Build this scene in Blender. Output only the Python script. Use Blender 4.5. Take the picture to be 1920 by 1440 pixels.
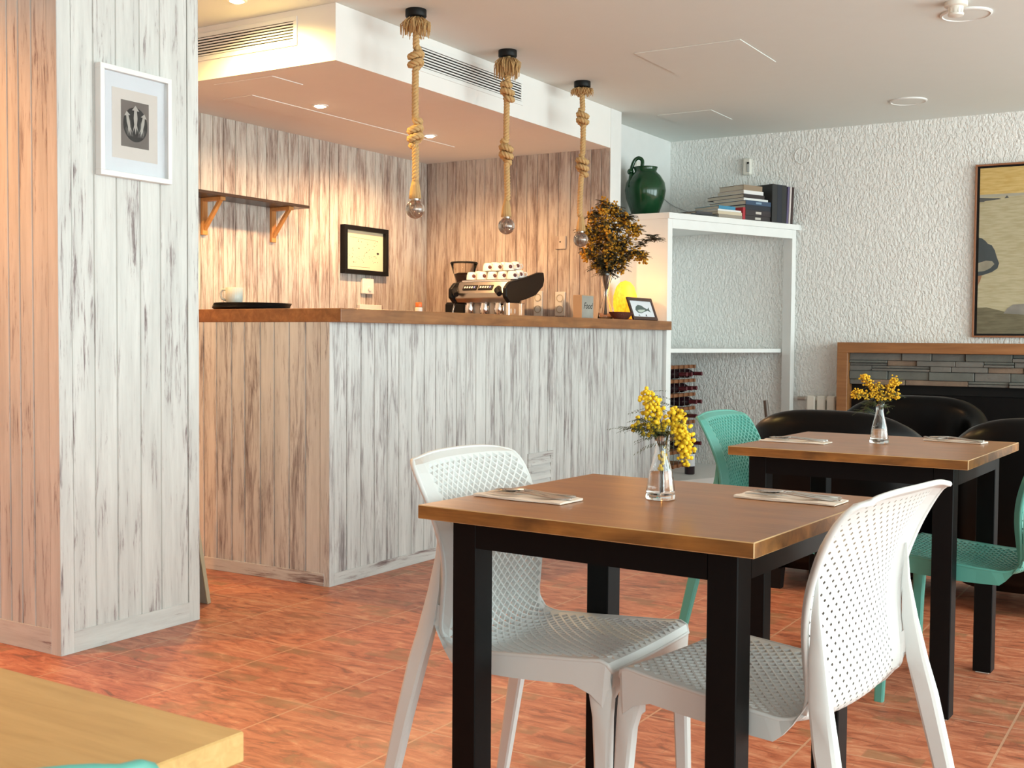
import bpy, bmesh, math, random
from math import sin, cos, pi, radians, sqrt
from mathutils import Vector, Matrix, noise
S = bpy.context.scene
for o in list(bpy.data.objects): bpy.data.objects.remove(o)
COL = S.collection
# ------------------------------------------------------------------ camera
H = 1.0773; YAW = radians(31.4062); PIT = radians(-2.2517); ROL = radians(-0.4224)
cam = bpy.data.objects.new('camera', bpy.data.cameras.new('camera')); COL.objects.link(cam)
rh = Vector((cos(YAW), sin(YAW), 0)); fw = Vector((-sin(YAW)*cos(PIT), cos(YAW)*cos(PIT), sin(PIT)))
uh = Vector((sin(PIT)*sin(YAW), -sin(PIT)*cos(YAW), cos(PIT)))
R = rh*cos(ROL) - uh*sin(ROL); U = rh*sin(ROL) + uh*cos(ROL)
cam.matrix_world = Matrix(((R.x, U.x, -fw.x, 0), (R.y, U.y, -fw.y, 0), (R.z, U.z, -fw.z, H), (0, 0, 0, 1)))
cam.data.sensor_width = 36; cam.data.lens = 2177.9/1920*36
cam.data.clip_start = .05; cam.data.clip_end = 200
cam.data.dof.use_dof = True; cam.data.dof.focus_distance = 3.8; cam.data.dof.aperture_fstop = 26
S.camera = cam
# ------------------------------------------------------------------ world, light, exposure
w = bpy.data.worlds.new('daylight'); S.world = w; w.use_nodes = True
w.node_tree.nodes['Background'].inputs[0].default_value = (.84, .97, 1.0, 1)
w.node_tree.nodes['Background'].inputs[1].default_value = 1.0
S.view_settings.view_transform = 'Standard'; S.view_settings.look = 'None'
S.view_settings.exposure = 0.45; S.view_settings.gamma = 1; S.view_settings.use_curve_mapping = False
def area(name, loc, rot, sx, sy, power, col):
    l = bpy.data.lights.new(name, 'AREA'); l.shape = 'RECTANGLE'; l.size = sx; l.size_y = sy
    l.energy = power; l.color = col
    o = bpy.data.objects.new(name, l); COL.objects.link(o); o.location = loc; o.rotation_euler = rot
    return o
# daylight entering through the window openings of the right-hand and near walls
DAY = (.80, .985, .985)
for yy in (-1.3, 1.5, 4.3, 7.0):
    area('window_daylight', (3.42, yy, 1.35), (0, radians(90), 0), 2.1, 2.3, 80 if yy < 2 else 90 if yy < 6 else 112, DAY)
for xx in (.4,):
    area('window_daylight', (xx, -3.32, 1.35), (radians(90), 0, 0), 2.3, 2.1, 12, DAY)
WARM = (1.0, .58, .27)
def spot(loc, power, size=150, blend=.9, r=.03, col=WARM, name='downlight_beam'):
    l = bpy.data.lights.new(name, 'SPOT'); l.energy = power; l.color = col
    l.spot_size = radians(size); l.spot_blend = blend; l.shadow_soft_size = r
    o = bpy.data.objects.new(name, l); COL.objects.link(o); o.location = loc
    return o
# ------------------------------------------------------------------ node helpers
def mat(name):
    m = bpy.data.materials.new(name); m.use_nodes = True
    return m, m.node_tree.nodes, m.node_tree.links, m.node_tree.nodes['Principled BSDF']
def rgba(c): return (c[0], c[1], c[2], 1)
def srgb(r, g, b):
    f = lambda v: (v/255/12.92) if v/255 <= .04045 else ((v/255+.055)/1.055)**2.4
    return (f(r), f(g), f(b))
_plain = {}
def plain(name, col, rough=.5, metal=0, bump=0, bscale=200, var=.04, **kw):
    if name in _plain: return _plain[name]
    m, n, l, b = mat(name)
    b.inputs['Roughness'].default_value = rough; b.inputs['Metallic'].default_value = metal
    t = n.new('ShaderNodeTexCoord'); nz = n.new('ShaderNodeTexNoise'); nz.inputs['Scale'].default_value = 9
    nz.inputs['Detail'].default_value = 5
    l.new(t.outputs['Object'], nz.inputs['Vector'])
    mx = n.new('ShaderNodeMix'); mx.data_type = 'RGBA'
    mx.inputs[6].default_value = rgba([c*(1-var) for c in col]); mx.inputs[7].default_value = rgba([min(1, c*(1+var)) for c in col])
    l.new(nz.outputs['Fac'], mx.inputs[0]); l.new(mx.outputs[2], b.inputs['Base Color'])
    if bump:
        nb = n.new('ShaderNodeTexNoise'); nb.inputs['Scale'].default_value = bscale; nb.inputs['Detail'].default_value = 4
        l.new(t.outputs['Object'], nb.inputs['Vector'])
        bp = n.new('ShaderNodeBump'); bp.inputs['Strength'].default_value = bump; bp.inputs['Distance'].default_value = .003
        l.new(nb.outputs['Fac'], bp.inputs['Height']); l.new(bp.outputs[0], b.inputs['Normal'])
    for k, v in kw.items(): b.inputs[k].default_value = v
    _plain[name] = m
    return m
def glass(name, col=(1, 1, 1), rough=0, ior=1.45):
    m, n, l, b = mat(name)
    b.inputs['Base Color'].default_value = rgba(col); b.inputs['Roughness'].default_value = rough
    b.inputs['Transmission Weight'].default_value = 1; b.inputs['IOR'].default_value = ior
    return m
def emit(name, col, st):
    m, n, l, b = mat(name)
    b.inputs['Base Color'].default_value = rgba(col); b.inputs['Emission Color'].default_value = rgba(col)
    b.inputs['Emission Strength'].default_value = st
    return m
def N(n, t, **kw):
    x = n.new(t)
    for k, v in kw.items(): setattr(x, k, v)
    return x
def ramp(n, stops):
    r = n.new('ShaderNodeValToRGB'); e = r.color_ramp.elements
    while len(e) < len(stops): e.new(.5)
    for i, (p, c) in enumerate(stops): e[i].position = p; e[i].color = rgba(c) if not isinstance(c, (int, float)) else (c, c, c, 1)
    return r
def whitewash(name, paint, wood, mid, lo, hi, horiz=False, seed=0.):
    """white paint worn back to brown wood in long streaks that follow the board"""
    m, n, l, b = mat(name)
    g = n.new('ShaderNodeNewGeometry')
    at = N(n, 'ShaderNodeAttribute', attribute_name='board')
    off = N(n, 'ShaderNodeVectorMath', operation='SCALE'); off.inputs[0].default_value = (31, 17, 57)
    l.new(at.outputs['Fac'], off.inputs['Scale'])
    ad = N(n, 'ShaderNodeVectorMath', operation='ADD'); l.new(g.outputs['Position'], ad.inputs[0]); l.new(off.outputs[0], ad.inputs[1])
    def nz(sc, det, rough, dist=0):
        mp = n.new('ShaderNodeMapping'); mp.inputs['Scale'].default_value = sc; mp.inputs['Location'].default_value = (seed, seed*2, seed*3)
        t = n.new('ShaderNodeTexNoise'); t.inputs['Scale'].default_value = 1; t.inputs['Detail'].default_value = det
        t.inputs['Roughness'].default_value = rough; t.inputs['Distortion'].default_value = dist
        l.new(ad.outputs[0], mp.inputs['Vector']); l.new(mp.outputs[0], t.inputs['Vector']); return t
    if horiz: A, B, Cc = (3, 3, 30), (1.6, 1.6, 7), (7, 7, 130)
    else: A, B, Cc = (46, 46, 4.2), (9, 9, 1.8), (160, 160, 8)
    a = nz(A, 7, .72, .6); c = nz(B, 3, .5); d = nz(Cc, 4, .6)
    s1 = N(n, 'ShaderNodeMath', operation='MULTIPLY'); l.new(a.outputs['Fac'], s1.inputs[0]); s1.inputs[1].default_value = .48
    s2 = N(n, 'ShaderNodeMath', operation='MULTIPLY'); l.new(c.outputs['Fac'], s2.inputs[0]); s2.inputs[1].default_value = .30
    s3 = N(n, 'ShaderNodeMath', operation='MULTIPLY'); l.new(d.outputs['Fac'], s3.inputs[0]); s3.inputs[1].default_value = .22
    t1 = N(n, 'ShaderNodeMath', operation='ADD'); l.new(s1.outputs[0], t1.inputs[0]); l.new(s2.outputs[0], t1.inputs[1])
    t2 = N(n, 'ShaderNodeMath', operation='ADD'); l.new(t1.outputs[0], t2.inputs[0]); l.new(s3.outputs[0], t2.inputs[1])
    r = ramp(n, [(lo-.10, paint), (lo, [p*.86+q*.14 for p, q in zip(paint, mid)]), ((lo+hi)/2, mid), (hi, wood)])
    l.new(t2.outputs[0], r.inputs[0])
    # faint grey veil of thin paint
    v = nz((20, 20, 1.8) if not horiz else (2, 2, 20), 5, .6)
    vr = ramp(n, [(.35, (.80, .80, .80)), (.62, (1, 1, 1))]); l.new(v.outputs['Fac'], vr.inputs[0])
    mu = N(n, 'ShaderNodeMix', data_type='RGBA', blend_type='MULTIPLY'); mu.inputs[0].default_value = .8
    l.new(r.outputs[0], mu.inputs[6]); l.new(vr.outputs[0], mu.inputs[7])
    l.new(mu.outputs[2], b.inputs['Base Color']); b.inputs['Roughness'].default_value = .62
    bp = n.new('ShaderNodeBump'); bp.inputs['Strength'].default_value = .55; bp.inputs['Distance'].default_value = .003; bp.invert = True
    l.new(t2.outputs[0], bp.inputs['Height']); l.new(bp.outputs[0], b.inputs['Normal'])
    return m
def wood(name, c1, c2, c3, axis='x', rough=.35, scale=1., coat=0, blot=0.):
    m, n, l, b = mat(name)
    t = n.new('ShaderNodeTexCoord')
    sc = {'x': (1.6, 22, 22), 'y': (22, 1.6, 22), 'z': (22, 22, 1.6)}[axis]
    mp = n.new('ShaderNodeMapping'); mp.inputs['Scale'].default_value = [s*scale for s in sc]
    l.new(t.outputs['Object'], mp.inputs[0])
    a = n.new('ShaderNodeTexNoise'); a.inputs['Scale'].default_value = 1.4; a.inputs['Detail'].default_value = 8; a.inputs['Roughness'].default_value = .62; a.inputs['Distortion'].default_value = .8
    l.new(mp.outputs[0], a.inputs['Vector'])
    r = ramp(n, [(.28, c1), (.5, c2), (.72, c3)]); l.new(a.outputs['Fac'], r.inputs[0])
    out = r.outputs[0]
    if blot:
        q = n.new('ShaderNodeTexNoise'); q.inputs['Scale'].default_value = 14; q.inputs['Detail'].default_value = 4; q.inputs['Distortion'].default_value = .5
        mq = n.new('ShaderNodeMapping'); mq.inputs['Scale'].default_value = {'x': (.5, 1, 1), 'y': (1, .5, 1), 'z': (1, 1, .5)}[axis]
        l.new(t.outputs['Object'], mq.inputs[0]); l.new(mq.outputs[0], q.inputs['Vector'])
        qr = ramp(n, [(.36, (1-blot,)*3), (.66, (1, 1, 1))]); l.new(q.outputs['Fac'], qr.inputs[0])
        mu = N(n, 'ShaderNodeMix', data_type='RGBA', blend_type='MULTIPLY'); mu.inputs[0].default_value = 1
        l.new(out, mu.inputs[6]); l.new(qr.outputs[0], mu.inputs[7]); out = mu.outputs[2]
    l.new(out, b.inputs['Base Color']); b.inputs['Roughness'].default_value = rough
    b.inputs['Coat Weight'].default_value = coat; b.inputs['Coat Roughness'].default_value = .2
    bp = n.new('ShaderNodeBump'); bp.inputs['Strength'].default_value = .12; bp.inputs['Distance'].default_value = .002
    l.new(a.outputs['Fac'], bp.inputs['Height']); l.new(bp.outputs[0], b.inputs['Normal'])
    return m
# ------------------------------------------------------------------ materials
PAINT = (.70, .68, .64)
M_pillar = whitewash('whitewashed_boards', (.70, .70, .67), (.085, .055, .055), (.33, .28, .275), .545, .655, seed=3)
M_pillar_h = whitewash('whitewashed_skirting', (.70, .70, .67), (.09, .05, .055), (.30, .22, .21), .57, .66, horiz=True, seed=1)
M_front = whitewash('whitewashed_bar_boards', (.66, .65, .63), (.10, .070, .068), (.34, .305, .30), .50, .66, seed=7)
M_front_h = whitewash('whitewashed_bar_skirting', (.64, .63, .61), (.11, .06, .06), (.33, .27, .26), .52, .63, horiz=True, seed=4)
M_wall = whitewash('whitewashed_wall_boards', (.66, .62, .56), (.13, .085, .075), (.40, .31, .265), .455, .63, seed=12)
M_endw = whitewash('whitewashed_end_boards', (.62, .55, .48), (.17, .11, .09), (.39, .30, .255), .45, .63, seed=18)
def plaster(name, col, scale, dist, strength, vor=True):
    m, n, l, b = mat(name)
    g = n.new('ShaderNodeNewGeometry')
    ns = n.new('ShaderNodeTexNoise'); ns.inputs['Scale'].default_value = scale*.6; ns.inputs['Detail'].default_value = 3
    l.new(g.outputs['Position'], ns.inputs['Vector'])
    vm = N(n, 'ShaderNodeVectorMath', operation='MULTIPLY_ADD'); vm.inputs[1].default_value = (.022, .022, .022)
    l.new(ns.outputs['Color'], vm.inputs[0]); l.new(g.outputs['Position'], vm.inputs[2])
    mp = n.new('ShaderNodeMapping'); mp.inputs['Scale'].default_value = (1.5, 1.5, .72); mp.inputs['Rotation'].default_value = (0, radians(22), 0)
    l.new(vm.outputs[0], mp.inputs['Vector'])
    v = n.new('ShaderNodeTexNoise'); v.inputs['Scale'].default_value = scale; v.inputs['Detail'].default_value = 3.5; v.inputs['Roughness'].default_value = .5
    v.inputs['Distortion'].default_value = .35
    l.new(mp.outputs[0], v.inputs['Vector'])
    r = ramp(n, [(.36, 0.), (.60, 1.)]); l.new(v.outputs['Fac'], r.inputs[0])
    bp = n.new('ShaderNodeBump'); bp.inputs['Strength'].default_value = strength; bp.inputs['Distance'].default_value = dist
    l.new(r.outputs[0], bp.inputs['Height']); l.new(bp.outputs[0], b.inputs['Normal'])
    b.inputs['Base Color'].default_value = rgba(col); b.inputs['Roughness'].default_value = .8
    return m
M_stucco = plaster('rough_white_stucco', (.86, .845, .81), 44, .016, .55)
M_smooth = plain('smooth_white_plaster', (.78, .77, .75), .75, bump=.12, bscale=60)
M_ceil = plain('ceiling_plaster', (.73, .765, .73), .85, bump=.05, bscale=40, var=.015)
M_soff = plain('soffit_plaster', (.80, .78, .75), .85, bump=.05, bscale=40, var=.02)
M_lac = plain('white_lacquer', (.80, .80, .78), .35)
M_black = plain('black_metal', (.002, .0018, .002), .5, var=.2, **{'Specular IOR Level': .16})
M_blk2 = plain('matt_black', (.004, .0036, .0036), .5, **{'Specular IOR Level': .25})
M_leather = plain('black_leather', (.0014, .0014, .0016), .30, bump=.05, bscale=160, **{'Specular IOR Level': .17})
M_wchair = plain('white_resin', (.68, .685, .67), .38)
M_tchair = plain('teal_resin', (.095, .335, .275), .42)
M_top = wood('walnut_stained_top', (.27, .098, .020), (.335, .125, .028), (.40, .160, .040), 'x', .30, coat=.0, blot=.22)
M_edge = wood('stained_edge', (.19, .068, .012), (.33, .130, .026), (.44, .19, .046), 'x', .4, blot=.55)
M_wear = plain('worn_edge_wood', (.52, .33, .15), .5, var=.3)
M_oak = wood('light_oak_top', (.50, .28, .09), (.60, .35, .125), (.68, .42, .16), 'x', .5, blot=.1)
M_oakedge = wood('light_oak_edge', (.46, .26, .085), (.54, .32, .11), (.60, .38, .15), 'x', .5, scale=2)
M_bar = wood('bar_top_wood', (.22, .080, .024), (.30, .118, .037), (.38, .165, .055), 'y', .34, blot=.30)
M_orange = wood('orange_pine', (.46, .19, .05), (.58, .26, .075), (.66, .33, .11), 'z', .45)
M_mantel = wood('chestnut_wood', (.22, .085, .028), (.29, .118, .040), (.35, .15, .055), 'x', .42)
M_shelfbd = wood('dark_shelf_board', (.022, .012, .009), (.035, .019, .013), (.05, .028, .02), 'y', .3)
M_rope = plain('manila_rope', (.56, .35, .15), .85, bump=.5, bscale=500, var=.25)
M_steel = plain('brushed_steel', (.45, .41, .37), .28, metal=1, var=.08)
M_chrome = plain('chrome', (.85, .85, .85), .10, metal=1)
M_glass = glass('clear_glass')
M_water = glass('water', (1, 1, 1), 0, 1.33)
M_cream = plain('cream_plastic', (.78, .74, .66), .4)
M_green = plain('green_glaze', (.010, .050, .018), .12, var=.5)
M_napkin = plain('napkin_cloth', (.84, .74, .64), .9, bump=.4, bscale=700)
M_leaf = plain('mimosa_leaf', (.085, .105, .035), .6, var=.4)
M_leafdry = plain('dried_leaf', (.075, .062, .030), .7, var=.4)
M_stem = plain('twig', (.10, .055, .028), .7)
M_yel = plain('yellow_pompom', (.88, .56, .020), .8, var=.2)
M_org = plain('dried_pompom', (.52, .235, .012), .85, var=.5)
M_yo = plain('yellow_orange_pompom', (.80, .44, .02), .8, var=.3)
# floor tiles -------------------------------------------------------
def tile_mat():
    m, n, l, b = mat('terracotta_tiles')
    g = n.new('ShaderNodeNewGeometry')
    mp = n.new('ShaderNodeMapping'); mp.inputs['Location'].default_value = (3.16+.4475*20, -2.56+.4535*20, 0)
    l.new(g.outputs['Position'], mp.inputs[0])
    def brick(wd, ht, mortar, off, smooth=.1, bias=0):
        t = n.new('ShaderNodeTexBrick'); t.offset = off; t.squash = 1
        t.inputs['Scale'].default_value = 1; t.inputs['Brick Width'].default_value = wd; t.inputs['Row Height'].default_value = ht
        t.inputs['Mortar Size'].default_value = mortar; t.inputs['Mortar Smooth'].default_value = smooth; t.inputs['Bias'].default_value = bias
        t.inputs['Color1'].default_value = (0, 0, 0, 1); t.inputs['Color2'].default_value = (1, 1, 1, 1); t.inputs['Mortar'].default_value = (.5, .5, .5, 1)
        l.new(mp.outputs[0], t.inputs['Vector']); return t
    big = brick(.4475, .4535, .0034, 0)
    sm = brick(.1492, .0648, .0020, .37, .3)
    # distorted coords for mineral veins
    na = n.new('ShaderNodeTexNoise'); na.inputs['Scale'].default_value = 7.5; na.inputs['Detail'].default_value = 9; na.inputs['Roughness'].default_value = .66; na.inputs['Distortion'].default_value = 1.2
    m2 = n.new('ShaderNodeMapping'); m2.inputs['Scale'].default_value = (1.0, 3.0, 1); m2.inputs['Rotation'].default_value = (0, 0, radians(12)); l.new(g.outputs['Position'], m2.inputs[0]); l.new(m2.outputs[0], na.inputs['Vector'])
    r = ramp(n, [(.31, (.19, .080, .044)), (.40, (.37, .108, .054)), (.48, (.50, .158, .080)), (.58, (.59, .225, .122)), (.70, (.68, .35, .205))])
    l.new(na.outputs['Fac'], r.inputs[0])
    # small olive/grey inlay blocks where the printed brick is dark
    gt = ramp(n, [(.84, 0.), (.86, 1.)]); l.new(sm.outputs['Color'], gt.inputs[0])
    inl = N(n, 'ShaderNodeMix', data_type='RGBA', blend_type='MIX')
    nb = n.new('ShaderNodeTexNoise'); nb.inputs['Scale'].default_value = 14; nb.inputs['Detail'].default_value = 5; l.new(g.outputs['Position'], nb.inputs['Vector'])
    nbr = ramp(n, [(.34, 0.), (.56, 1.)]); l.new(nb.outputs['Fac'], nbr.inputs[0])
    mm = N(n, 'ShaderNodeMath', operation='MULTIPLY'); l.new(gt.outputs[0], mm.inputs[0]); l.new(nbr.outputs[0], mm.inputs[1])
    m3 = N(n, 'ShaderNodeMath', operation='MULTIPLY'); l.new(mm.outputs[0], m3.inputs[0]); m3.inputs[1].default_value = .7
    l.new(m3.outputs[0], inl.inputs[0]); l.new(r.outputs[0], inl.inputs[6]); inl.inputs[7].default_value = (.30, .155, .075, 1)
    # printed joints, broken up
    jn = N(n, 'ShaderNodeMath', operation='MULTIPLY'); l.new(sm.outputs['Fac'], jn.inputs[0]); l.new(nbr.outputs[0], jn.inputs[1])
    j2 = N(n, 'ShaderNodeMath', operation='MULTIPLY'); l.new(jn.outputs[0], j2.inputs[0]); j2.inputs[1].default_value = .30
    x1 = N(n, 'ShaderNodeMix', data_type='RGBA'); l.new(j2.outputs[0], x1.inputs[0]); l.new(inl.outputs[2], x1.inputs[6]); x1.inputs[7].default_value = (.20, .10, .06, 1)
    # real grout
    x2 = N(n, 'ShaderNodeMix', data_type='RGBA'); l.new(big.outputs['Fac'], x2.inputs[0]); l.new(x1.outputs[2], x2.inputs[6]); x2.inputs[7].default_value = (.58, .31, .19, 1)
    l.new(x2.outputs[2], b.inputs['Base Color'])
    b.inputs['Roughness'].default_value = .42
    bp = n.new('ShaderNodeBump'); bp.inputs['Strength'].default_value = .5; bp.inputs['Distance'].default_value = .003; bp.invert = True
    l.new(big.outputs['Fac'], bp.inputs['Height'])
    b2 = n.new('ShaderNodeBump'); b2.inputs['Strength'].default_value = .35; b2.inputs['Distance'].default_value = .004
    l.new(na.outputs['Fac'], b2.inputs['Height']); l.new(bp.outputs[0], b2.inputs['Normal']); l.new(b2.outputs[0], b.inputs['Normal'])
    return m
M_tile = tile_mat()
# ------------------------------------------------------------------ mesh builder
class MB:
    def __init__(s): s.v = []; s.f = []; s.m = []; s.a = []; s.M = Matrix.Identity(4); s.cur = 0; s.board = 0.; s.sm = []; s.smooth = False
    def P(s, p): s.v.append(tuple(s.M @ Vector(p))); return len(s.v)-1
    def F(s, idx): s.f.append(idx); s.m.append(s.cur); s.a.append(s.board); s.sm.append(s.smooth)
    def quad(s, a, b, c, d): s.F([s.P(a), s.P(b), s.P(c), s.P(d)])
    def box(s, x0, y0, z0, x1, y1, z1, b=0.):
        if x0 > x1: x0, x1 = x1, x0
        if y0 > y1: y0, y1 = y1, y0
        if z0 > z1: z0, z1 = z1, z0
        if b <= 0:
            i = [s.P(p) for p in ((x0,y0,z0),(x1,y0,z0),(x1,y1,z0),(x0,y1,z0),(x0,y0,z1),(x1,y0,z1),(x1,y1,z1),(x0,y1,z1))]
            for q in ((0,3,2,1),(4,5,6,7),(0,1,5,4),(1,2,6,5),(2,3,7,6),(3,0,4,7)): s.F([i[k] for k in q])
            return
        # chamfered box: 24 verts
        bb = min(b, (x1-x0)/2.01, (y1-y0)/2.01, (z1-z0)/2.01); X = (x0, x1); Y = (y0, y1); Z = (z0, z1); V = {}
        for i in (0, 1):
            for j in (0, 1):
                for k in (0, 1):
                    sx = 1-2*i; sy = 1-2*j; sz = 1-2*k
                    V[i,j,k,0] = s.P((X[i], Y[j]+sy*bb, Z[k]+sz*bb)); V[i,j,k,1] = s.P((X[i]+sx*bb, Y[j], Z[k]+sz*bb)); V[i,j,k,2] = s.P((X[i]+sx*bb, Y[j]+sy*bb, Z[k]))
        def face(ks, flip):
            s.F(ks[::-1] if flip else ks)
        for i in (0, 1):
            face([V[i,0,0,0], V[i,0,1,0], V[i,1,1,0], V[i,1,0,0]], i)
            face([V[0,i,0,1], V[1,i,0,1], V[1,i,1,1], V[0,i,1,1]], i)
            face([V[0,0,i,2], V[0,1,i,2], V[1,1,i,2], V[1,0,i,2]], i)
            for j in (0, 1):
                face([V[i,j,0,0], V[i,j,0,1], V[i,j,1,1], V[i,j,1,0]], (i+j) % 2 == 0)
                face([V[i,0,j,0], V[i,1,j,0], V[i,1,j,2], V[i,0,j,2]], (i+j) % 2 == 0)
                face([V[0,i,j,1], V[0,i,j,2], V[1,i,j,2], V[1,i,j,1]], (i+j) % 2 == 0)
                for k in (0, 1): face([V[i,j,k,0], V[i,j,k,1], V[i,j,k,2]], (i+j+k) % 2 == 1)
    def tube(s, pts, r, n=8, cap=True, flat=1.):
        pts = [Vector(p) for p in pts]; rs = r if isinstance(r, (list, tuple)) else [r]*len(pts)
        t0 = (pts[1]-pts[0]).normalized(); up = Vector((0, 0, 1)) if abs(t0.z) < .9 else Vector((1, 0, 0))
        a = t0.cross(up).normalized(); rings = []
        for i, p in enumerate(pts):
            t = (pts[min(i+1, len(pts)-1)]-pts[max(i-1, 0)])
            t = t.normalized() if t.length > 1e-9 else t0
            a = (a-t*a.dot(t)); a = a.normalized() if a.length > 1e-9 else t.orthogonal().normalized()
            b = t.cross(a)
            rings.append([s.P(p+a*(rs[i]*cos(2*pi*k/n))+b*(rs[i]*flat*sin(2*pi*k/n))) for k in range(n)])
        for q, w_ in zip(rings, rings[1:]):
            for k in range(n): s.F([q[k], q[(k+1) % n], w_[(k+1) % n], w_[k]])
        if cap: s.F(rings[0][::-1]); s.F(rings[-1])
    def loft(s, rings, cap=True):
        R_ = [[s.P(p) for p in r] for r in rings]; n = len(R_[0])
        for q, w_ in zip(R_, R_[1:]):
            for k in range(n): s.F([q[k], q[(k+1) % n], w_[(k+1) % n], w_[k]])
        if cap: s.F(R_[0][::-1]); s.F(R_[-1])
    def lathe(s, prof, c=(0, 0, 0), n=28):
        rings = []
        for r, z in prof:
            rings.append([s.P((c[0]+r*cos(2*pi*k/n), c[1]+r*sin(2*pi*k/n), c[2]+z)) for k in range(n)] if r > 1e-6 else [s.P((c[0], c[1], c[2]+z))])
        for q, w_ in zip(rings, rings[1:]):
            for k in range(n):
                k2 = (k+1) % n
                if len(q) == 1 and len(w_) == 1: continue
                if len(q) == 1: s.F([q[0], w_[k2], w_[k]])
                elif len(w_) == 1: s.F([q[k], q[k2], w_[0]])
                else: s.F([q[k], q[k2], w_[k2], w_[k]])
    def sphere(s, c, r, n=12, m=8, sc=(1, 1, 1)):
        rings = []
        for i in range(m+1):
            th = pi*i/m; z = -cos(th); q = sin(th)
            rings.append([s.P((c[0]+r*sc[0]*q*cos(2*pi*k/n), c[1]+r*sc[1]*q*sin(2*pi*k/n), c[2]+r*sc[2]*z)) for k in range(n)] if 0 < i < m else [s.P((c[0], c[1], c[2]+r*sc[2]*z))])
        for q, w_ in zip(rings, rings[1:]):
            for k in range(n):
                k2 = (k+1) % n
                if len(q) == 1: s.F([q[0], w_[k2], w_[k]])
                elif len(w_) == 1: s.F([q[k], q[k2], w_[0]])
                else: s.F([q[k], q[k2], w_[k2], w_[k]])
    def prism(s, poly, d0, d1, plane='xy'):
        """polygon extruded between d0 and d1 along the axis missing from plane"""
        def pt(a, b, d): return {'xy': (a, b, d), 'xz': (a, d, b), 'yz': (d, a, b)}[plane]
        lo = [s.P(pt(a, b, d0)) for a, b in poly]; hi = [s.P(pt(a, b, d1)) for a, b in poly]
        s.F(lo[::-1]); s.F(hi)
        for k in range(len(poly)): k2 = (k+1) % len(poly); s.F([lo[k], lo[k2], hi[k2], hi[k]])
    def build(s, name, mats, parent=None, smooth=None, fix=True, sub=0, bevel=0, auto=None):
        me = bpy.data.meshes.new(name); me.from_pydata(s.v, [], s.f); me.update()
        if not isinstance(mats, (list, tuple)): mats = [mats]
        for m in mats: me.materials.append(m)
        for p, mi, sm in zip(me.polygons, s.m, s.sm):
            p.material_index = mi; p.use_smooth = sm if smooth is None else smooth
        if any(s.a):
            at = me.attributes.new('board', 'FLOAT', 'FACE')
            for i, v in enumerate(s.a): at.data[i].value = v
        if fix:
            bm = bmesh.new(); bm.from_mesh(me); bmesh.ops.recalc_face_normals(bm, faces=bm.faces); bm.to_mesh(me); bm.free()
        if auto is not None: 
            me.polygons.foreach_set('use_smooth', [True]*len(me.polygons)); me.set_sharp_from_angle(angle=radians(auto))
        o = bpy.data.objects.new(name, me); COL.objects.link(o)
        if parent: o.parent = parent
        if bevel:
            q = o.modifiers.new('bevel', 'BEVEL'); q.width = bevel; q.segments = 2; q.limit_method = 'ANGLE'; q.angle_limit = radians(40)
        if sub: q = o.modifiers.new('sub', 'SUBSURF'); q.levels = q.render_levels = sub
        return o
def tag(o, label, cat, group=None, kind=None):
    if label: o['label'] = label
    if cat: o['category'] = cat
    if group: o['group'] = group
    if kind: o['kind'] = kind
    return o
def thing(name, label, cat, loc=(0, 0, 0), rz=0, group=None, rot=None):
    o = bpy.data.objects.new(name, None); COL.objects.link(o); o.empty_display_size = .05
    o.location = loc; o.rotation_euler = rot if rot else (0, 0, rz)
    return tag(o, label, cat, group)
def put(o, loc, rz=0, rot=None): o.location = loc; o.rotation_euler = rot if rot else (0, 0, rz); return o
def struct(o): o['kind'] = 'structure'; return o
def copy_tree(o, loc, rz, label, parent=None, rot=None):
    c = o.copy(); COL.objects.link(c)
    if parent is None: c.location = loc; c.rotation_euler = rot if rot else (0, 0, rz); c['label'] = label
    else: c.parent = parent
    for ch in list(o.children): copy_tree(ch, None, None, None, c)
    return c
rnd = random.Random(5)
# ------------------------------------------------------------------ room constants (metres)
XB, YB, XW, YR = -5.127, 7.153, -3.79, 8.605
CX, CY = -3.254, 3.831
SX_, SY_, ZS, ZC = -3.596, 4.275, 2.380, 2.649
PX, PY0, PY1 = -3.294, 2.507, 3.125
# ================================================================== SETTING
m = MB(); m.box(-7, -3.6, -.12, 3.6, 8.9, 0); struct(m.build('floor', M_tile))
m = MB(); m.box(-7, -3.6, ZC, 3.6, 8.9, ZC+.15); struct(m.build('ceiling', M_ceil))
m = MB(); m.box(XB-.1, SY_, ZS, SX_, YB+.16, ZC-.0005); struct(m.build('trim_1', M_soff))
m = MB(); m.box(XW-.3, YR, 0, 3.6, YR+.2, ZC); struct(m.build('wall_far', M_stucco))
m = MB(); m.box(XW-.25, YB+.16, 0, XW, YR, ZC); struct(m.build('wall_alcove', M_smooth))
m = MB(); m.box(-7.1, -3.6, 0, -7, 8.9, ZC); struct(m.build('wall_left', M_smooth))
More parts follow.
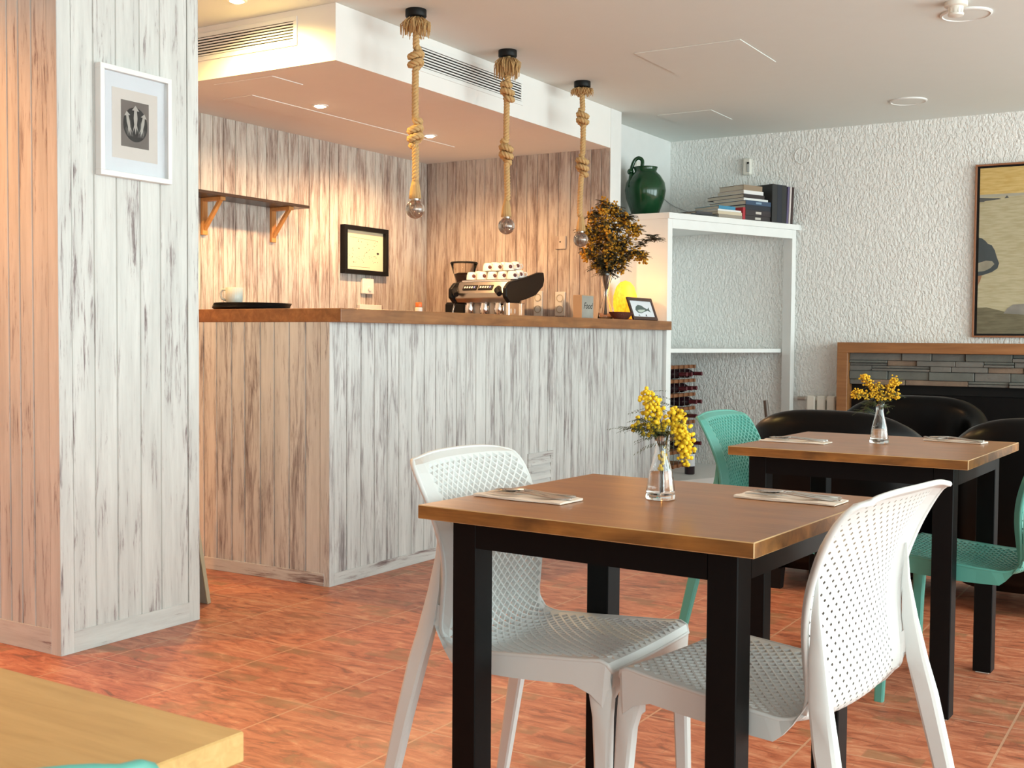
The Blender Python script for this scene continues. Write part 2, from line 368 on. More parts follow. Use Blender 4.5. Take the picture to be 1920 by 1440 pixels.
# right wall with four openings, near wall with two
def wall_open(name, axis, c0, c1, a0, a1, opens, z0, z1):
    m = MB()
    def bx(p, q, za, zb):
        if q-p < 1e-4: return
        (m.box(c0, p, za, c1, q, zb) if axis == 'y' else m.box(p, c0, za, q, c1, zb))
    bx(a0, a1, 0, z0); bx(a0, a1, z1, ZC); cur = a0
    for p, q in opens: bx(cur, p, z0, z1); cur = q
    bx(cur, a1, z0, z1)
    struct(m.build(name, M_smooth))
ow = [(-2.5, -.1), (.3, 2.7), (3.1, 5.5), (5.8, 8.2)]
wall_open('wall_right', 'y', 3.5, 3.7, -3.6, 8.8, ow, .3, 2.4)
on = [(-.8, 1.6)]
wall_open('wall_near', 'x', -3.6, -3.4, -7, 3.7, on, .3, 2.4)
wi = 0
for lst, ax in ((ow, 'y'), (on, 'x')):
    for p, q in lst:
        wi += 1; m = MB()
        segs = ((p, .3, p+.05, 2.4), (q-.05, .3, q, 2.4), (p, .3, q, .35), (p, 2.35, q, 2.4), ((p+q)/2-.03, .3, (p+q)/2+.03, 2.4))
        for a, za, b_, zb in segs:
            if ax == 'y': m.box(3.55, a, za, 3.62, b_, zb)
            else: m.box(a, -3.55, za, b_, -3.48, zb)
        struct(m.build('window_%d' % wi, M_lac))
# ---- boarded surfaces: individual boards with V-joints -----------------------------
def boards(m, u0, u1, z0, z1, pitch, to3, depth=.013, gap=.0050, jitter=.12, r=None, splits=()):
    """flat boards along u, proud by 0, with grooves going in by depth; to3(u, z, d) -> world"""
    r = r or random.Random(1); us = [u0]
    while us[-1] < u1-pitch*.6: us.append(us[-1]+pitch*(1+r.uniform(-jitter, jitter)))
    us[-1] = u1
    zz = sorted([z0, z1]+list(splits))
    for a, b in zip(us, us[1:]):
        for za, zb in zip(zz, zz[1:]):
            m.board = r.random()+.01
            g = gap/2
            m.quad(to3(a+g*1.6, za, 0), to3(b-g*1.6, za, 0), to3(b-g*1.6, zb, 0), to3(a+g*1.6, zb, 0))
            m.quad(to3(a, za, -depth), to3(a+g*1.6, za, 0), to3(a+g*1.6, zb, 0), to3(a, zb, -depth))
            m.quad(to3(b-g*1.6, za, 0), to3(b, za, -depth), to3(b, zb, -depth), to3(b-g*1.6, zb, 0))
    m.board = 0
fx = lambda X: (lambda u, z, d: (X+d, u, z))          # face looking +x
fy = lambda Y: (lambda u, z, d: (u, Y-d, z))          # face looking -y
# wall behind the bar (faces +x) and its end wall (faces -y)
m = MB(); m.box(XB-.2, -3.4, 0, XB-.006, YB+.1, ZC)
boards(m, 3.0, YB, 0, ZS, .094, fx(XB), r=random.Random(3)); boards(m, 3.0, SY_, ZS, ZC, .094, fx(XB), r=random.Random(3))
struct(m.build('wall_bar', M_wall, fix=False))
m = MB(); m.box(XB-.1, YB+.006, 0, SX_, YB+.16, ZC)
boards(m, XB, SX_-.002, 0, ZS, .088, fy(YB), r=random.Random(8))
struct(m.build('wall_back', [M_endw], fix=False))
m = MB(); m.board = .3; m.box(SX_-.002, YB-.0, 0, SX_+.004, YB+.16, ZC-.001); struct(m.build('trim_2', M_smooth))
# pillar
m = MB(); m.box(-3.93, PY0+.006, 0, PX-.006, PY1-.002, ZC)
m.board = .37
m.box(PX-.004, PY0+.000, 0, PX+.001, PY0+.052, ZC); m.board = .53; m.box(PX-.004, PY1-.052, 0, PX+.001, PY1, ZC)
m.board = .61; m.box(PX-.05, PY0-.001, 0, PX, PY0+.004, ZC)
boards(m, PY0+.052, PY1-.052, .075, ZC, .0935, fx(PX-.001), r=random.Random(11), depth=.010)
boards(m, -3.93, PX-.05, .075, ZC, .064, fy(PY0+.001), r=random.Random(12))
struct(m.build('wall_pillar', M_pillar, fix=False))
m = MB(); m.board = .2; m.box(PX-.004, PY0+.052, 0, PX+.002, PY1-.052, .075, .001); m.board = .77; m.box(-3.93, PY0-.002, 0, PX-.05, PY0+.004, .085, .001)
struct(m.build('baseboard_pillar', M_pillar_h))
# ================================================================== CEILING ITEMS
def recess_panel(x0, y0, x1, y1, z, label, group, name='ceiling_hatch'):
    m = MB(); m.M = Matrix.Translation((-(x0+x1)/2, -(y0+y1)/2, 0))
    m.box(x0, y0, -.004, x1, y1, .0, .001)
    o = m.build(name, M_ceil if z > 2.5 else M_soff); tag(o, label, 'ceiling panel', group)
    o.location = ((x0+x1)/2, (y0+y1)/2, z)
recess_panel(-2.80, 5.85, -2.19, 6.42, ZC, 'large flush white hatch panel in the ceiling right of the rope pendants', None)
recess_panel(-3.14+.0, 7.30, -2.93+.0, 7.72, ZC, 'small flush white hatch panel in the ceiling near the corner above the green jug', None) if False else None
recess_panel(-3.42, 7.53, -3.02, 7.93, ZC, 'small flush white hatch panel in the ceiling near the corner above the green jug', None)
recess_panel(-4.49, 4.37, -4.085, 4.60, ZS, 'thin hatch panel in the lowered bar ceiling beside its left edge', None)
recess_panel(-4.72, 4.66, -4.50, 6.6, ZS, 'long narrow flush panel in the lowered bar ceiling behind the spotlights', None)
def speaker(x, y, r, label):
    t = thing('ceiling_speaker', label, 'speaker', (x, y, ZC), group='round ceiling speakers')
    m = MB(); m.lathe([(r, 0), (r, -.006), (r*.93, -.010), (r*.90, -.006), (0, -.006)]); m.build('rim', M_lac, t, auto=40)
    m = MB(); m.lathe([(r*.9, -.0062), (r*.5, -.0075), (0, -.008)]); m.build('grille', M_ceil, t, smooth=True)
speaker(-1.792, 7.88, .118, 'round flush ceiling speaker near the stucco wall')
speaker(-1.088, 5.935, .118, 'round flush ceiling speaker beside the smoke detector')
t = thing('smoke_detector', 'small white smoke detector on the ceiling at the top right', 'smoke detector', (-1.095, 5.72, ZC))
m = MB(); m.lathe([(.052, 0), (.052, -.018), (.046, -.022), (0, -.022)]); m.build('base', M_cream, t, auto=40)
m = MB(); m.lathe([(.034, -.022), (.030, -.05), (.036, -.052), (.034, -.062), (.014, -.068), (0, -.068)])
for k in range(12):
    a = k*pi/6; m.box(.031*cos(a)-.002, .031*sin(a)-.002, -.05, .031*cos(a)+.002, .031*sin(a)+.002, -.024)
m.build('sensor_head', M_cream, t, auto=40)
M_bulbw = emit('warm_led', (1.0, .78, .45), 40)
def downlight(x, y, z, label, power, **kw):
    t = thing('recessed_spotlight', label, 'spotlight', (x, y, z), group='recessed warm spotlights')
    m = MB(); m.lathe([(.048, 0), (.048, -.004), (.034, -.006), (.030, .0), (.030, -.001)]); m.build('ring', M_lac, t, auto=40)
    m = MB(); m.lathe([(.030, -.003), (.018, -.012), (0, -.015)]); m.build('lamp_lens', M_bulbw, t, smooth=True)
    return spot((x, y, z-.03), power, **kw)
downlight(-3.979, 4.02, ZC, 'glowing recessed spotlight in the high ceiling by the air vent', 85, size=165, blend=.6, col=(1.0, .68, .22))
downlight(-4.374, 5.066, ZS, 'glowing recessed spotlight in the bar ceiling, nearer the wooden shelf', 38, size=165, blend=.6)
downlight(-4.393, 6.157, ZS, 'glowing recessed spotlight in the bar ceiling, behind the first rope pendant', 78, size=165, blend=.6)
downlight(-3.95, 1.55, ZC, 'glowing recessed spotlight left of the boarded pillar', 100, size=150, blend=.8, col=(1.0, .37, .06))
downlight(-4.55, 2.55, ZC, 'added unseen spotlight behind the boarded pillar, brightening the left side of the bar', 75, size=160, blend=.8)  # unseen extra lamp, added to brighten the bar's left face
# air grilles
def grille(face, u0, u1, z0, z1, c, label, ns=7):
    t = thing('air_grille', label, 'air vent', (c, (u0+u1)/2, (z0+z1)/2) if face == 'x' else ((u0+u1)/2, c, (z0+z1)/2))
    hw = (u1-u0)/2; hh = (z1-z0)/2
    def B(m, a, za, b, zb, d0, d1, bv=0):
        (m.box(d0, a, za, d1, b, zb, bv) if face == 'x' else m.box(a, -d1, za, b, -d0, zb, bv))
    f = .022; m = MB()
    B(m, -hw, -hh, hw, -hh+f, 0, .006, .001); B(m, -hw, hh-f, hw, hh, 0, .006, .001); B(m, -hw, -hh+f, -hw+f, hh-f, 0, .006, .001); B(m, hw-f, -hh+f, hw, hh-f, 0, .006, .001)
    m.build('frame', M_lac, t)
    m = MB(); B(m, -hw+f, -hh+f, hw-f, hh-f, .0002, .0008); m.build('dark_backing', M_blk2, t)  # flat black sheet painted in for the dark inside behind the louvers
    for k in range(ns):
        z = -hh+f+(2*hh-2*f)*(k+.5)/ns; m = MB(); B(m, -hw+f, z-.0042, hw-f, z+.0032, .001, .0048); m.build('louver', M_lac, t)
grille('x', 4.92, 5.985, 2.462, 2.61, SX_, 'long white air grille on the cool-lit long side of the lowered bar ceiling', 7)
grille('y', -4.60, -3.834, 2.478, 2.618, SY_, 'long white air grille on the warm-lit short side of the lowered bar ceiling', 7)
# ================================================================== BAR
ZT = 1.2006; ZB = 1.141
t = thing('bar_counter', 'tall bar base clad in distressed white boards, under the brown bar top', 'bar counter', (CX, CY, 0))
m = MB(); m.M = Matrix.Translation((-CX, -CY, 0))
m.box(CX-.14, CY+.006, 0, CX-.006, 7.296, ZB); m.box(-4.6, CY+.006, 0, CX-.14, CY+.14, ZB)
m.board = .4; m.box(CX-.004, CY, .0, CX+.001, CY+.03, ZB); m.board = .7; m.box(CX-.05, CY-.001, 0, CX, CY+.004, ZB)
boards(m, CY+.03, 7.296, .055, ZB, .094, fx(CX-.001), r=random.Random(21)); boards(m, -4.6, CX-.05, .055, ZB, .086, fy(CY+.001), r=random.Random(22))
m.build('cladding', M_front, t, fix=False)
m = MB(); m.M = Matrix.Translation((-CX, -CY, 0)); m.board = .1
for a in range(4): m.board = .1+.2*a; m.box(CX-.004, CY+.03+a*.86, 0, CX+.003, CY+.03+(a+1)*.86, .055, .001)
m.board = .9; m.box(-4.6, CY-.003, 0, CX-.03, CY+.004, .055, .001)
m.build('skirting', M_front_h, t)
# small louvred vent in the bar front
m = MB(); m.M = Matrix.Translation((-CX, -CY, 0)); m.board = .55
m.box(CX-.002, 5.50, .17, CX+.006, 5.78, .20); m.box(CX-.002, 5.50, .415, CX+.006, 5.78, .44); m.box(CX-.002, 5.50, .2, CX+.006, 5.53, .415); m.box(CX-.002, 5.75, .2, CX+.006, 5.78, .415)
for k in range(5):
    z = .205+k*.042; m.quad((CX, 5.53, z+.04), (CX, 5.75, z+.04), (CX+.009, 5.75, z), (CX+.009, 5.53, z))
m.build('vent_louvers', M_front_h, t, fix=False)
m = MB(); CTX, CTY = -3.192, 3.861-.03
m.M = Matrix.Translation((-CTX, -CTY, -ZB))
L = [(CTX, CTY), (CTX, 7.304), (-3.74, 7.304), (-3.74, CTY+.5), (-4.6, CTY+.5), (-4.6, CTY)]
m.prism(L, ZB, ZT)
o = m.build('worktop', M_bar, bevel=.0025); tag(o, 'thick reddish-brown wooden bar top running round the boarded bar', 'countertop'); o.location = (CTX, CTY, ZB)
# back counter (stands against the end wall under the machine)
t = thing('back_counter', 'low cabinet behind the bar carrying the espresso machine', 'cabinet', (-4.45, 6.78, 0))
m = MB(); m.box(-.66, -.33, .08, .66, .36, .86, .002); m.build('body', M_lac, t)
for k in range(3): m = MB(); m.box(-.65+k*.435, -.35, .10, -.225+k*.435, -.331, .84, .003); d = m.build('door', M_lac, t); m = MB(); m.box(-.26+k*.435, -.362, .7, -.25+k*.435, -.35, .8); m.build('handle', M_steel, d)
m = MB(); m.box(-.67, -.37, .86, .67, .365, .90, .003); m.build('counter_surface', M_bar, t)
# ------------------------------------------------------------------ espresso machine
t = thing('espresso_machine', 'brushed steel espresso machine with black wing-shaped side behind the bar', 'coffee machine', (-4.22, 6.5, .942))
ox, oy, oz = 4.22, -6.5, -.90
def MM(): q = MB(); q.M = Matrix.Translation((ox, oy, oz)); return q
m = MM(); m.prism([(6.50, 1.335), (6.50, 1.30), (6.53, 1.275), (6.72, 1.275), (6.72, 1.435), (6.60, 1.422), (6.555, 1.41)], -4.43, -4.03, 'yz'); m.build('body', M_steel, t, bevel=.006)
m = MM(); m.box(-4.43, 6.50, .885, -4.03, 6.73, .975, .006); [m.box(a, b, .859, a+.03, b+.03, .885) for a in (-4.42, -4.07) for b in (6.51, 6.69)]; m.box(-4.41, 6.67, .97, -4.04, 6.72, 1.28); m.build('base', M_steel, t)
m = MM(); m.box(-4.41, 6.42, .975, -4.05, 6.66, .985, .002)
for k in range(10): m.box(-4.40+k*.036, 6.43, .985, -4.385+k*.036, 6.65, .988)
m.build('drip_tray', M_chrome, t)
for k in (0, 1):
    x0 = -4.375+k*.125; m = MM(); m.M = m.M @ Matrix.Translation((x0, 6.5265, 1.3725)) @ Matrix.Rotation(radians(-36), 4, 'X')
    m.box(0, -.005, -.020, .112, .001, .020, .0015); d = m.build('button_panel', M_blk2, t)
    for b_ in range(5):
        m = MM(); m.M = m.M @ Matrix.Translation((x0, 6.5265, 1.3725)) @ Matrix.Rotation(radians(-36), 4, 'X'); m.box(.012+b_*.019, -.008, -.009, .023+b_*.019, -.005, .007, .001)
        m.build('button', M_cream if b_ < 4 else plain('blue_button', (.25, .30, .70), .3), d)
for xk in (-4.415, -4.075):
    m = MM(); m.tube([(xk-.02, 6.53, 1.365), (xk+.0, 6.48, 1.35), (xk+.035, 6.45, 1.325)], [.02, .022, .018], 12); m.build('steam_knob', M_blk2, t, auto=40)
wing = [(6.47, 1.305), (6.47, 1.365), (6.52, 1.405), (6.62, 1.425), (6.75, 1.45), (6.90, 1.487), (6.965, 1.49), (6.975, 1.44), (6.96, 1.395), (6.86, 1.33), (6.74, 1.30), (6.66, 1.285), (6.64, 1.268), (6.52, 1.268)]
for X0, X1 in ((-4.03, -4.00), (-4.46, -4.43)):
    m = MM(); m.prism(wing, X0, X1, 'yz'); m.build('side_wing', M_blk2, t, bevel=.008)
for k, x in enumerate((-4.355, -4.235, -4.12)):
    m = MM(); m.lathe([(.03, 1.275), (.034, 1.24), (.034, 1.20), (.03, 1.19), (0, 1.19)], (x, 6.58, 0), 18); m.build('group_head', M_chrome, t, auto=40)
for x, dx in ((-4.355, -.04), (-4.235, .0), (-4.12, .01)):
    m = MM(); m.lathe([(.033, 1.188), (.034, 1.165), (.02, 1.15), (.008, 1.13), (0, 1.13)], (x, 6.58, 0), 18); p = m.build('portafilter', M_chrome, t, auto=40)
    m = MM(); m.tube([(x, 6.59, 1.17), (x+dx, 6.53, 1.165), (x+dx*2, 6.44, 1.155), (x+dx*2.4, 6.40, 1.152)], [.008, .014, .016, .012], 10); m.build('handle', M_blk2, p, auto=60)
m = MM(); m.tube([(-4.45, 6.55, 1.30), (-4.46, 6.53, 1.22), (-4.45, 6.50, 1.12), (-4.45, 6.49, 1.05)], .006, 8); m.build('steam_wand', M_chrome, t, smooth=True)
m = MM(); m.box(-4.02, 6.50, .975, -3.995, 6.62, 1.27, .003); m.box(-4.02, 6.66, .975, -3.995, 6.70, 1.27, .003)
for y in (6.53, 6.58): m.box(-3.995, y-.006, 1.00, -3.993, y+.006, 1.03); m.box(-3.995, y-.006, 1.20, -3.993, y+.006, 1.23)
m.build('side_column', M_chrome, t)
m = MM(); m.box(-4.42, 6.58, 1.405, -4.035, 6.60, 1.425); m.build('cup_rail', M_chrome, t)
m = MM(); m.prism([(6.72, 1.428), (6.95, 1.455), (6.95, 1.463), (6.72, 1.436)], -4.43, -4.03, 'yz'); m.build('cup_tray', M_chrome, t)
# cups stored upside down on the machine
def cup_mesh():
    m = MB(); pr = [(.018, .052), (.022, .055), (.030, .050), (.036, .030), (.0385, .004), (.0375, 0), (.034, .004), (.030, .03), (.022, .048), (0, .05)]
    m.lathe(pr, n=20); return m
cm = plain('white_china', (.85, .82, .76), .15)
c0 = thing('espresso_cup', 'white cup', 'cup', (0, 0, 0), group='white cups stacked on the espresso machine')
o = cup_mesh().build('bowl', cm, c0, smooth=True)
m = MB(); m.tube([(.034, 0, .038), (.052, 0, .040), (.058, 0, .028), (.050, 0, .014), (.037, 0, .014)], .0045, 8); m.build('handle', cm, c0, smooth=True)
m = MB(); m.lathe([(.013, .0), (.0125, .002), (0, .002)], n=16); o = m.build('emblem', plain('maroon_print', (.10, .02, .018), .4), c0); o.location = (0, -.0345, .026); o.rotation_euler = (radians(80), 0, 0)
k = 0
for layer, (n_, y0, z0) in enumerate(((5, 6.645, 1.4295), (5, 6.735, 1.4405), (4, 6.825, 1.4510), (4, 6.69, 1.4905), (3, 6.78, 1.5015))):
    z0 += .042
    for i in range(n_):
        x = -4.385+i*.0815+(0 if layer < 3 else .10 if layer < 5 else .19)+rnd.uniform(-.006, .006)
        if x > -4.04: continue
        lab = 'small upturned white cup, %s from the left in the %s' % (['first', 'second', 'third', 'fourth', 'fifth'][i], ['front row on the machine', 'second row on the machine', 'rear row on the machine', 'upper front row of the heap', 'upper rear row of the heap'][layer])
        if k == 0: c0.location = (x, y0, z0); c0.rotation_euler = (0, 0, .95); c0['label'] = lab
        else: copy_tree(c0, (x, y0, z0), .95+rnd.uniform(-.12, .12), lab)
        k += 1
# grinder
t = thing('coffee_grinder', 'coffee grinder with clear bean hopper behind the espresso machine', 'coffee grinder', (-4.66, 6.96, .93))
m = MB(); m.box(-.09, -.12, -.029, .09, .10, .40, .015); m.lathe([(.06, .40), (.055, .50), (.05, .505), (0, .505)]); m.build('body', M_blk2, t)
m = MB(); m.lathe([(.048, .505), (.06, .56), (.098, .68), (.096, .68), (.058, .562), (.046, .507)]); m.build('hopper', glass('smoky_glass', (.97, .95, .92), 0, 1.08), t, smooth=True)
m = MB(); m.lathe([(.0, .507), (.044, .509), (.056, .56), (.070, .602), (.04, .612), (0, .60)]); m.build('coffee_beans', plain('coffee_beans', (.035, .014, .008), .4, bump=1, bscale=90), t, smooth=True)
m = MB(); m.lathe([(0, .694), (.095, .692), (.101, .682), (.098, .678), (0, .678)]); m.build('lid', M_blk2, t, auto=40)
# ------------------------------------------------------------------ things on the walls of the bar
t = thing('wall_shelf', 'dark wooden shelf board on orange pine brackets behind the bar', 'shelf', (XB, 5.1, 1.885))
m = MB(); m.box(0, -1.0, 0, .197, .513, .018, .0015); m.build('shelf_board', M_shelfbd, t)
for y in (4.90, 5.48):
    m = MB(); m.box(.001, y-5.1-.02, -.215, .02, y-5.1+.02, 0, .001); m.box(.02, y-5.1-.02, -.02, .165, y-5.1+.02, 0, .001)
    m.M = Matrix.Translation((.012, y-5.1, -.185)) @ Matrix.Rotation(radians(52-90+.0), 4, 'Y').inverted()
    m.box(-.009, -.013, 0, .009, .013, .215, .001)
    m.build('bracket', M_orange, t)
def picture(name, label, loc, w_, h_, fw_, d, fmat, axis='x', rot=None, back=True):
    """hangs facing local -y: frame, returns thing. local x = right, z = up, y=0 is the wall, front at -d"""
    t = thing(name, label, 'picture', loc, rot=rot)
    m = MB()
    m.box(0, -d, 0, w_, 0, fw_, .001); m.box(0, -d, h_-fw_, w_, 0, h_, .001); m.box(0, -d, fw_, fw_, 0, h_-fw_, .001); m.box(w_-fw_, -d, fw_, w_, 0, h_-fw_, .001)
    m.build('frame', fmat, t); return t
FX = (0, 0, radians(90))   # local -y -> +x ; local x -> +y
def flat(t, name, poly, y, matl, th=.0008):
    m = MB(); m.prism(poly, y-th, y, 'xz'); return m.build(name, matl, t)
def rect(x0, z0, x1, z1): return [(x0, z0), (x1, z0), (x1, z1), (x0, z1)]
def ell(cx, cz, rx, rz_, n=24, a=0): return [(cx+rx*cos(2*pi*k/n)*cos(a)-rz_*sin(2*pi*k/n)*sin(a), cz+rx*cos(2*pi*k/n)*sin(a)+rz_*sin(2*pi*k/n)*cos(a)) for k in range(n)]
# white framed print on the pillar
t = picture('framed_print', 'white framed dark etching hanging on the boarded pillar', (PX, 2.658, 1.625), .314, .378, .018, .03, M_lac, rot=FX)
M_mat = plain('white_mount', (.74, .75, .79), .8); M_paper = plain('print_paper', (.70, .63, .58), .9); M_ink = plain('etching_ground', (.17, .14, .125), .8, var=.4); M_dark = plain('etching_black', (.022, .019, .018), .8); M_lite = plain('etching_light', (.46, .42, .38), .8)
flat(t, 'mount', rect(.015, .015, .299, .363), -.010, M_mat); flat(t, 'paper', rect(.062, .068, .262, .309), -.0108, M_paper)
flat(t, 'print', rect(.100, .112, .222, .272), -.0116, M_ink); flat(t, 'print_oval', ell(.162, .192, .053, .060), -.0124, M_dark)
def squid(cx, cz, s, a):
    pts = [(0, .040), (.011, .027), (.004, .027), (.006, .008), (.004, -.008), (.009, -.028), (.003, -.014), (0, -.032), (-.003, -.014), (-.009, -.028), (-.004, -.008), (-.006, .008), (-.004, .027), (-.011, .027)]
    return [(cx+s*(x*cos(a)-z*sin(a)), cz+s*(x*sin(a)+z*cos(a))) for x, z in pts]
for i, (a_, b_, c_, d_) in enumerate(((.162, .203, 1.4, 0), (.132, .190, 1.15, .20), (.192, .190, 1.15, -.20))): flat(t, 'squid_figure', squid(a_, b_, c_, d_), -.0132, M_lite)
m = MB()
for k in range(9):
    for sgn in (-1, 1): x = .162+sgn*(.022+k*.003); m.tube([(x, -.0128, .205-k*.004), (x-sgn*.004, -.0128, .17), (x-sgn*.012, -.0128, .150)], .0006, 4)
m.build('etched_lines', M_lite, t)
m = MB()
for k in range(6): m.box(.108+k*.005, -.0112, .100+.001*(k % 2), .1115+k*.005, -.0108, .1015+.001*(k % 2)); m.box(.180+k*.006, -.0112, .0985, .184+k*.006, -.0108, .100)
m.build('pencil_notes', M_ink, t)
flat(t, 'glazing', rect(.017, .017, .297, .361), -.022, glass('picture_glass', (1, 1, 1), 0, 1.2), .001)
# black framed drawing
t = picture('framed_drawing', 'black framed sheet of small sketches above the thermostat behind the bar', (XB+.001, 6.145, 1.512), .484, .330, .030, .042, M_blk2, rot=FX)
flat(t, 'sheet', rect(.028, .028, .456, .302), -.012, plain('parchment', (.74, .62, .42), .8))
m = MB(); rr = random.Random(4)
for k in range(75):
    x = rr.uniform(.08, .40); z = rr.uniform(.07, .24)
    if rr.random() < .5 and abs(z-.1-(x-.1)*.35) > .05: continue
    m.box(x, -.0132, z, x+rr.uniform(.002, .007), -.0128, z+rr.uniform(.002, .007))
for k in range(22): m.box(.09+k*.014, -.0132, .252-k*.0005, .098+k*.014, -.0128, .255-k*.0005); 
for k in range(18): m.box(.09+k*.012, -.0132, .050, .099+k*.012, -.0128, .0525)
m.prism(ell(.395, .155, .014, .008, 10), -.0133, -.0128, 'xz'); m.build('sketches', M_dark, t)
# thermostat, white ducting, sockets
t = thing('thermostat', 'white thermostat with round dial under the black framed drawing', 'thermostat', (XB, 6.363, 1.38))
m = MB(); m.box(0, 0, 0, .022, .125, .108, .004); m.build('case', M_cream, t)
m = MB(); m.M = Matrix.Translation((.022, .072, .036)) @ Matrix.Rotation(radians(90), 4, 'Y'); m.lathe([(.018, 0), (.016, .010), (0, .010)], n=20); m.build('dial', M_cream, t, auto=40)
m = MB(); m.box(XB, 0, 0, XB+.03, .245, .05, .003); o = m.build('switch_box', M_cream); tag(o, 'low white switch box just above the bar top, under the thermostat', 'switch box')
for v in o.data.vertices: v.co.x -= XB
o.location = (XB, 6.324, 1.255)
def socket(x0, z0, w_, h_, n_, label):
    t = thing('wall_socket' if n_ else 'blank_plate', label, 'socket' if n_ else 'wall plate', (x0, YB, z0), group='cream double sockets on the boards' if n_ else None)
    m = MB(); m.box(0, -.012, 0, w_, 0, h_, .003); m.build('plate', M_cream if n_ else M_endw, t)
    for k in range(n_):
        cz = h_*(.28+.46*k); m = MB(); m.M = Matrix.Translation((w_/2, -.012, cz)) @ Matrix.Rotation(radians(90), 4, 'X'); m.lathe([(.027, 0), (.027, .003), (.022, .003), (.021, -.008), (0, -.008)], n=22); s_ = m.build('outlet', plain('shaded_outlet_cream', (.50, .42, .30), .4), t, auto=40)  # outlet cream darkened to paint in the shade of the recess
        m = MB()
        for q in (-.009, .009): m.M = Matrix.Translation((w_/2+q, -.0035, cz)) @ Matrix.Rotation(radians(90), 4, 'X'); m.lathe([(.003, 0), (.003, .002), (0, .002)], n=8)
        m.build('pin_holes', M_blk2, s_)
    if not n_: m = MB(); m.M = Matrix.Translation((w_/2, -.0125, h_*.55)) @ Matrix.Rotation(radians(90), 4, 'X'); m.lathe([(.006, 0), (.006, .001), (0, .001)], n=10); m.build('screw_hole', M_dark, t)
socket(-4.186, 1.236, .07, .178, 2, 'cream double socket nearer the espresso machine'); socket(-4.012, 1.236, .08, .170, 2, 'cream double socket nearer the dried flowers, right of the other')
socket(-4.016, 1.704, .085, .092, 0, 'blank square plate with a central hole high on the boarded end wall')
# ------------------------------------------------------------------ things on the bar top
for k in range(4):
    m = MB(); m.lathe([(0, .003), (.158, .003), (.166, .012), (.180, .0135), (.181, .011), (.168, 0), (0, 0)], n=48)
    o = m.build('serving_tray', M_blk2, auto=40); o.location = (-3.92+.004*k, 4.05, ZT+.0062*k+.0005)
    tag(o, ['round black serving tray lying directly on the bar top, lowest of its stack', 'round black serving tray, second from the bottom of the stack', 'round black serving tray, second from the top of the stack', 'round black serving tray directly under the mug, topmost of its stack'][k], 'tray', 'black serving trays')
t = thing('mug', 'white ribbed mug standing on the black trays', 'mug', (-3.965, 3.985, ZT+.0225), rz=radians(-150))
m = MB(); pr = [(0, 0), (.024, 0), (.030, .004), (.038, .018), (.040, .035), (.040, .082), (.038, .083), (.0375, .036), (.034, .016), (0, .008)]
m.lathe(pr, n=72)
for i, v in enumerate(m.v):
    r_ = sqrt(v[0]**2+v[1]**2)
    if r_ > .0385 and v[2] > .03 and (i % 72) % 3 == 0: m.v[i] = (v[0]*.965, v[1]*.965, v[2])
m.build('bowl', plain('ribbed_china', (.60, .60, .55), .3), t, smooth=True)
m = MB(); m.tube([(.038, 0, .070), (.056, 0, .074), (.066, 0, .055), (.060, 0, .032), (.038, 0, .022)], .0055, 10); m.build('handle', _plain["ribbed_china"], t, smooth=True)
t = thing('pill_bottle', 'small white bottle with orange cap on the bar top', 'bottle', (-3.66, 5.035, ZT))
m = MB(); m.lathe([(0, 0), (.019, 0), (.020, .003), (.020, .036), (.014, .040), (0, .040)]); m.build('bottle_body', M_cream, t, auto=40)
m = MB(); m.lathe([(.0165, .040), (.0175, .044), (.0175, .062), (.015, .065), (0, .065)]); m.build('cap', plain('orange_cap', (.75, .16, .03), .4), t, auto=40)
# gift box with script
t = thing('packet_box', 'kraft box with grey printed front standing on the bar top beside the dried flowers', 'box', (-3.34, 6.28, ZT))
m = MB(); m.box(-.06, 0, 0, 0, .155, .145, .001); m.build('carton', plain('kraft_card', (.50, .31, .17), .8), t)
m = MB(); m.box(0, .004, .004, .0012, .151, .141); m.build('front_label', plain('grey_print', (.33, .31, .27), .7, var=.3), t)
def smooth_path(P_, n_=6):
    out = []; P_ = [Vector(p) for p in P_]
    for i in range(len(P_)-1):
        p0 = P_[max(i-1, 0)]; p1 = P_[i]; p2 = P_[i+1]; p3 = P_[min(i+2, len(P_)-1)]
        for k in range(n_):
            u = k/n_; out.append(.5*((2*p1)+(p2-p0)*u+(2*p0-5*p1+4*p2-p3)*u*u+(3*p1-3*p2+p3-p0)*u**3))
    return out+[P_[-1]]
def text(s_, size, parent, name, matl, loc, rot, ext=.0004, shear=0.):
    c = bpy.data.curves.new(name, 'FONT'); c.body = s_; c.size = size; c.extrude = ext; c.align_x = 'CENTER'; c.shear = shear
    o = bpy.data.objects.new(name, c); me = bpy.data.meshes.new_from_object(o); bpy.data.objects.remove(o)
    me.materials.clear(); me.materials.append(matl); q = bpy.data.objects.new(name, me); COL.objects.link(q); q.parent = parent; q.location = loc; q.rotation_euler = rot
    return q
text('Food', .055, t, 'lettering', M_dark, (.0016, .078, .062), (radians(90), 0, radians(90)), shear=.35)
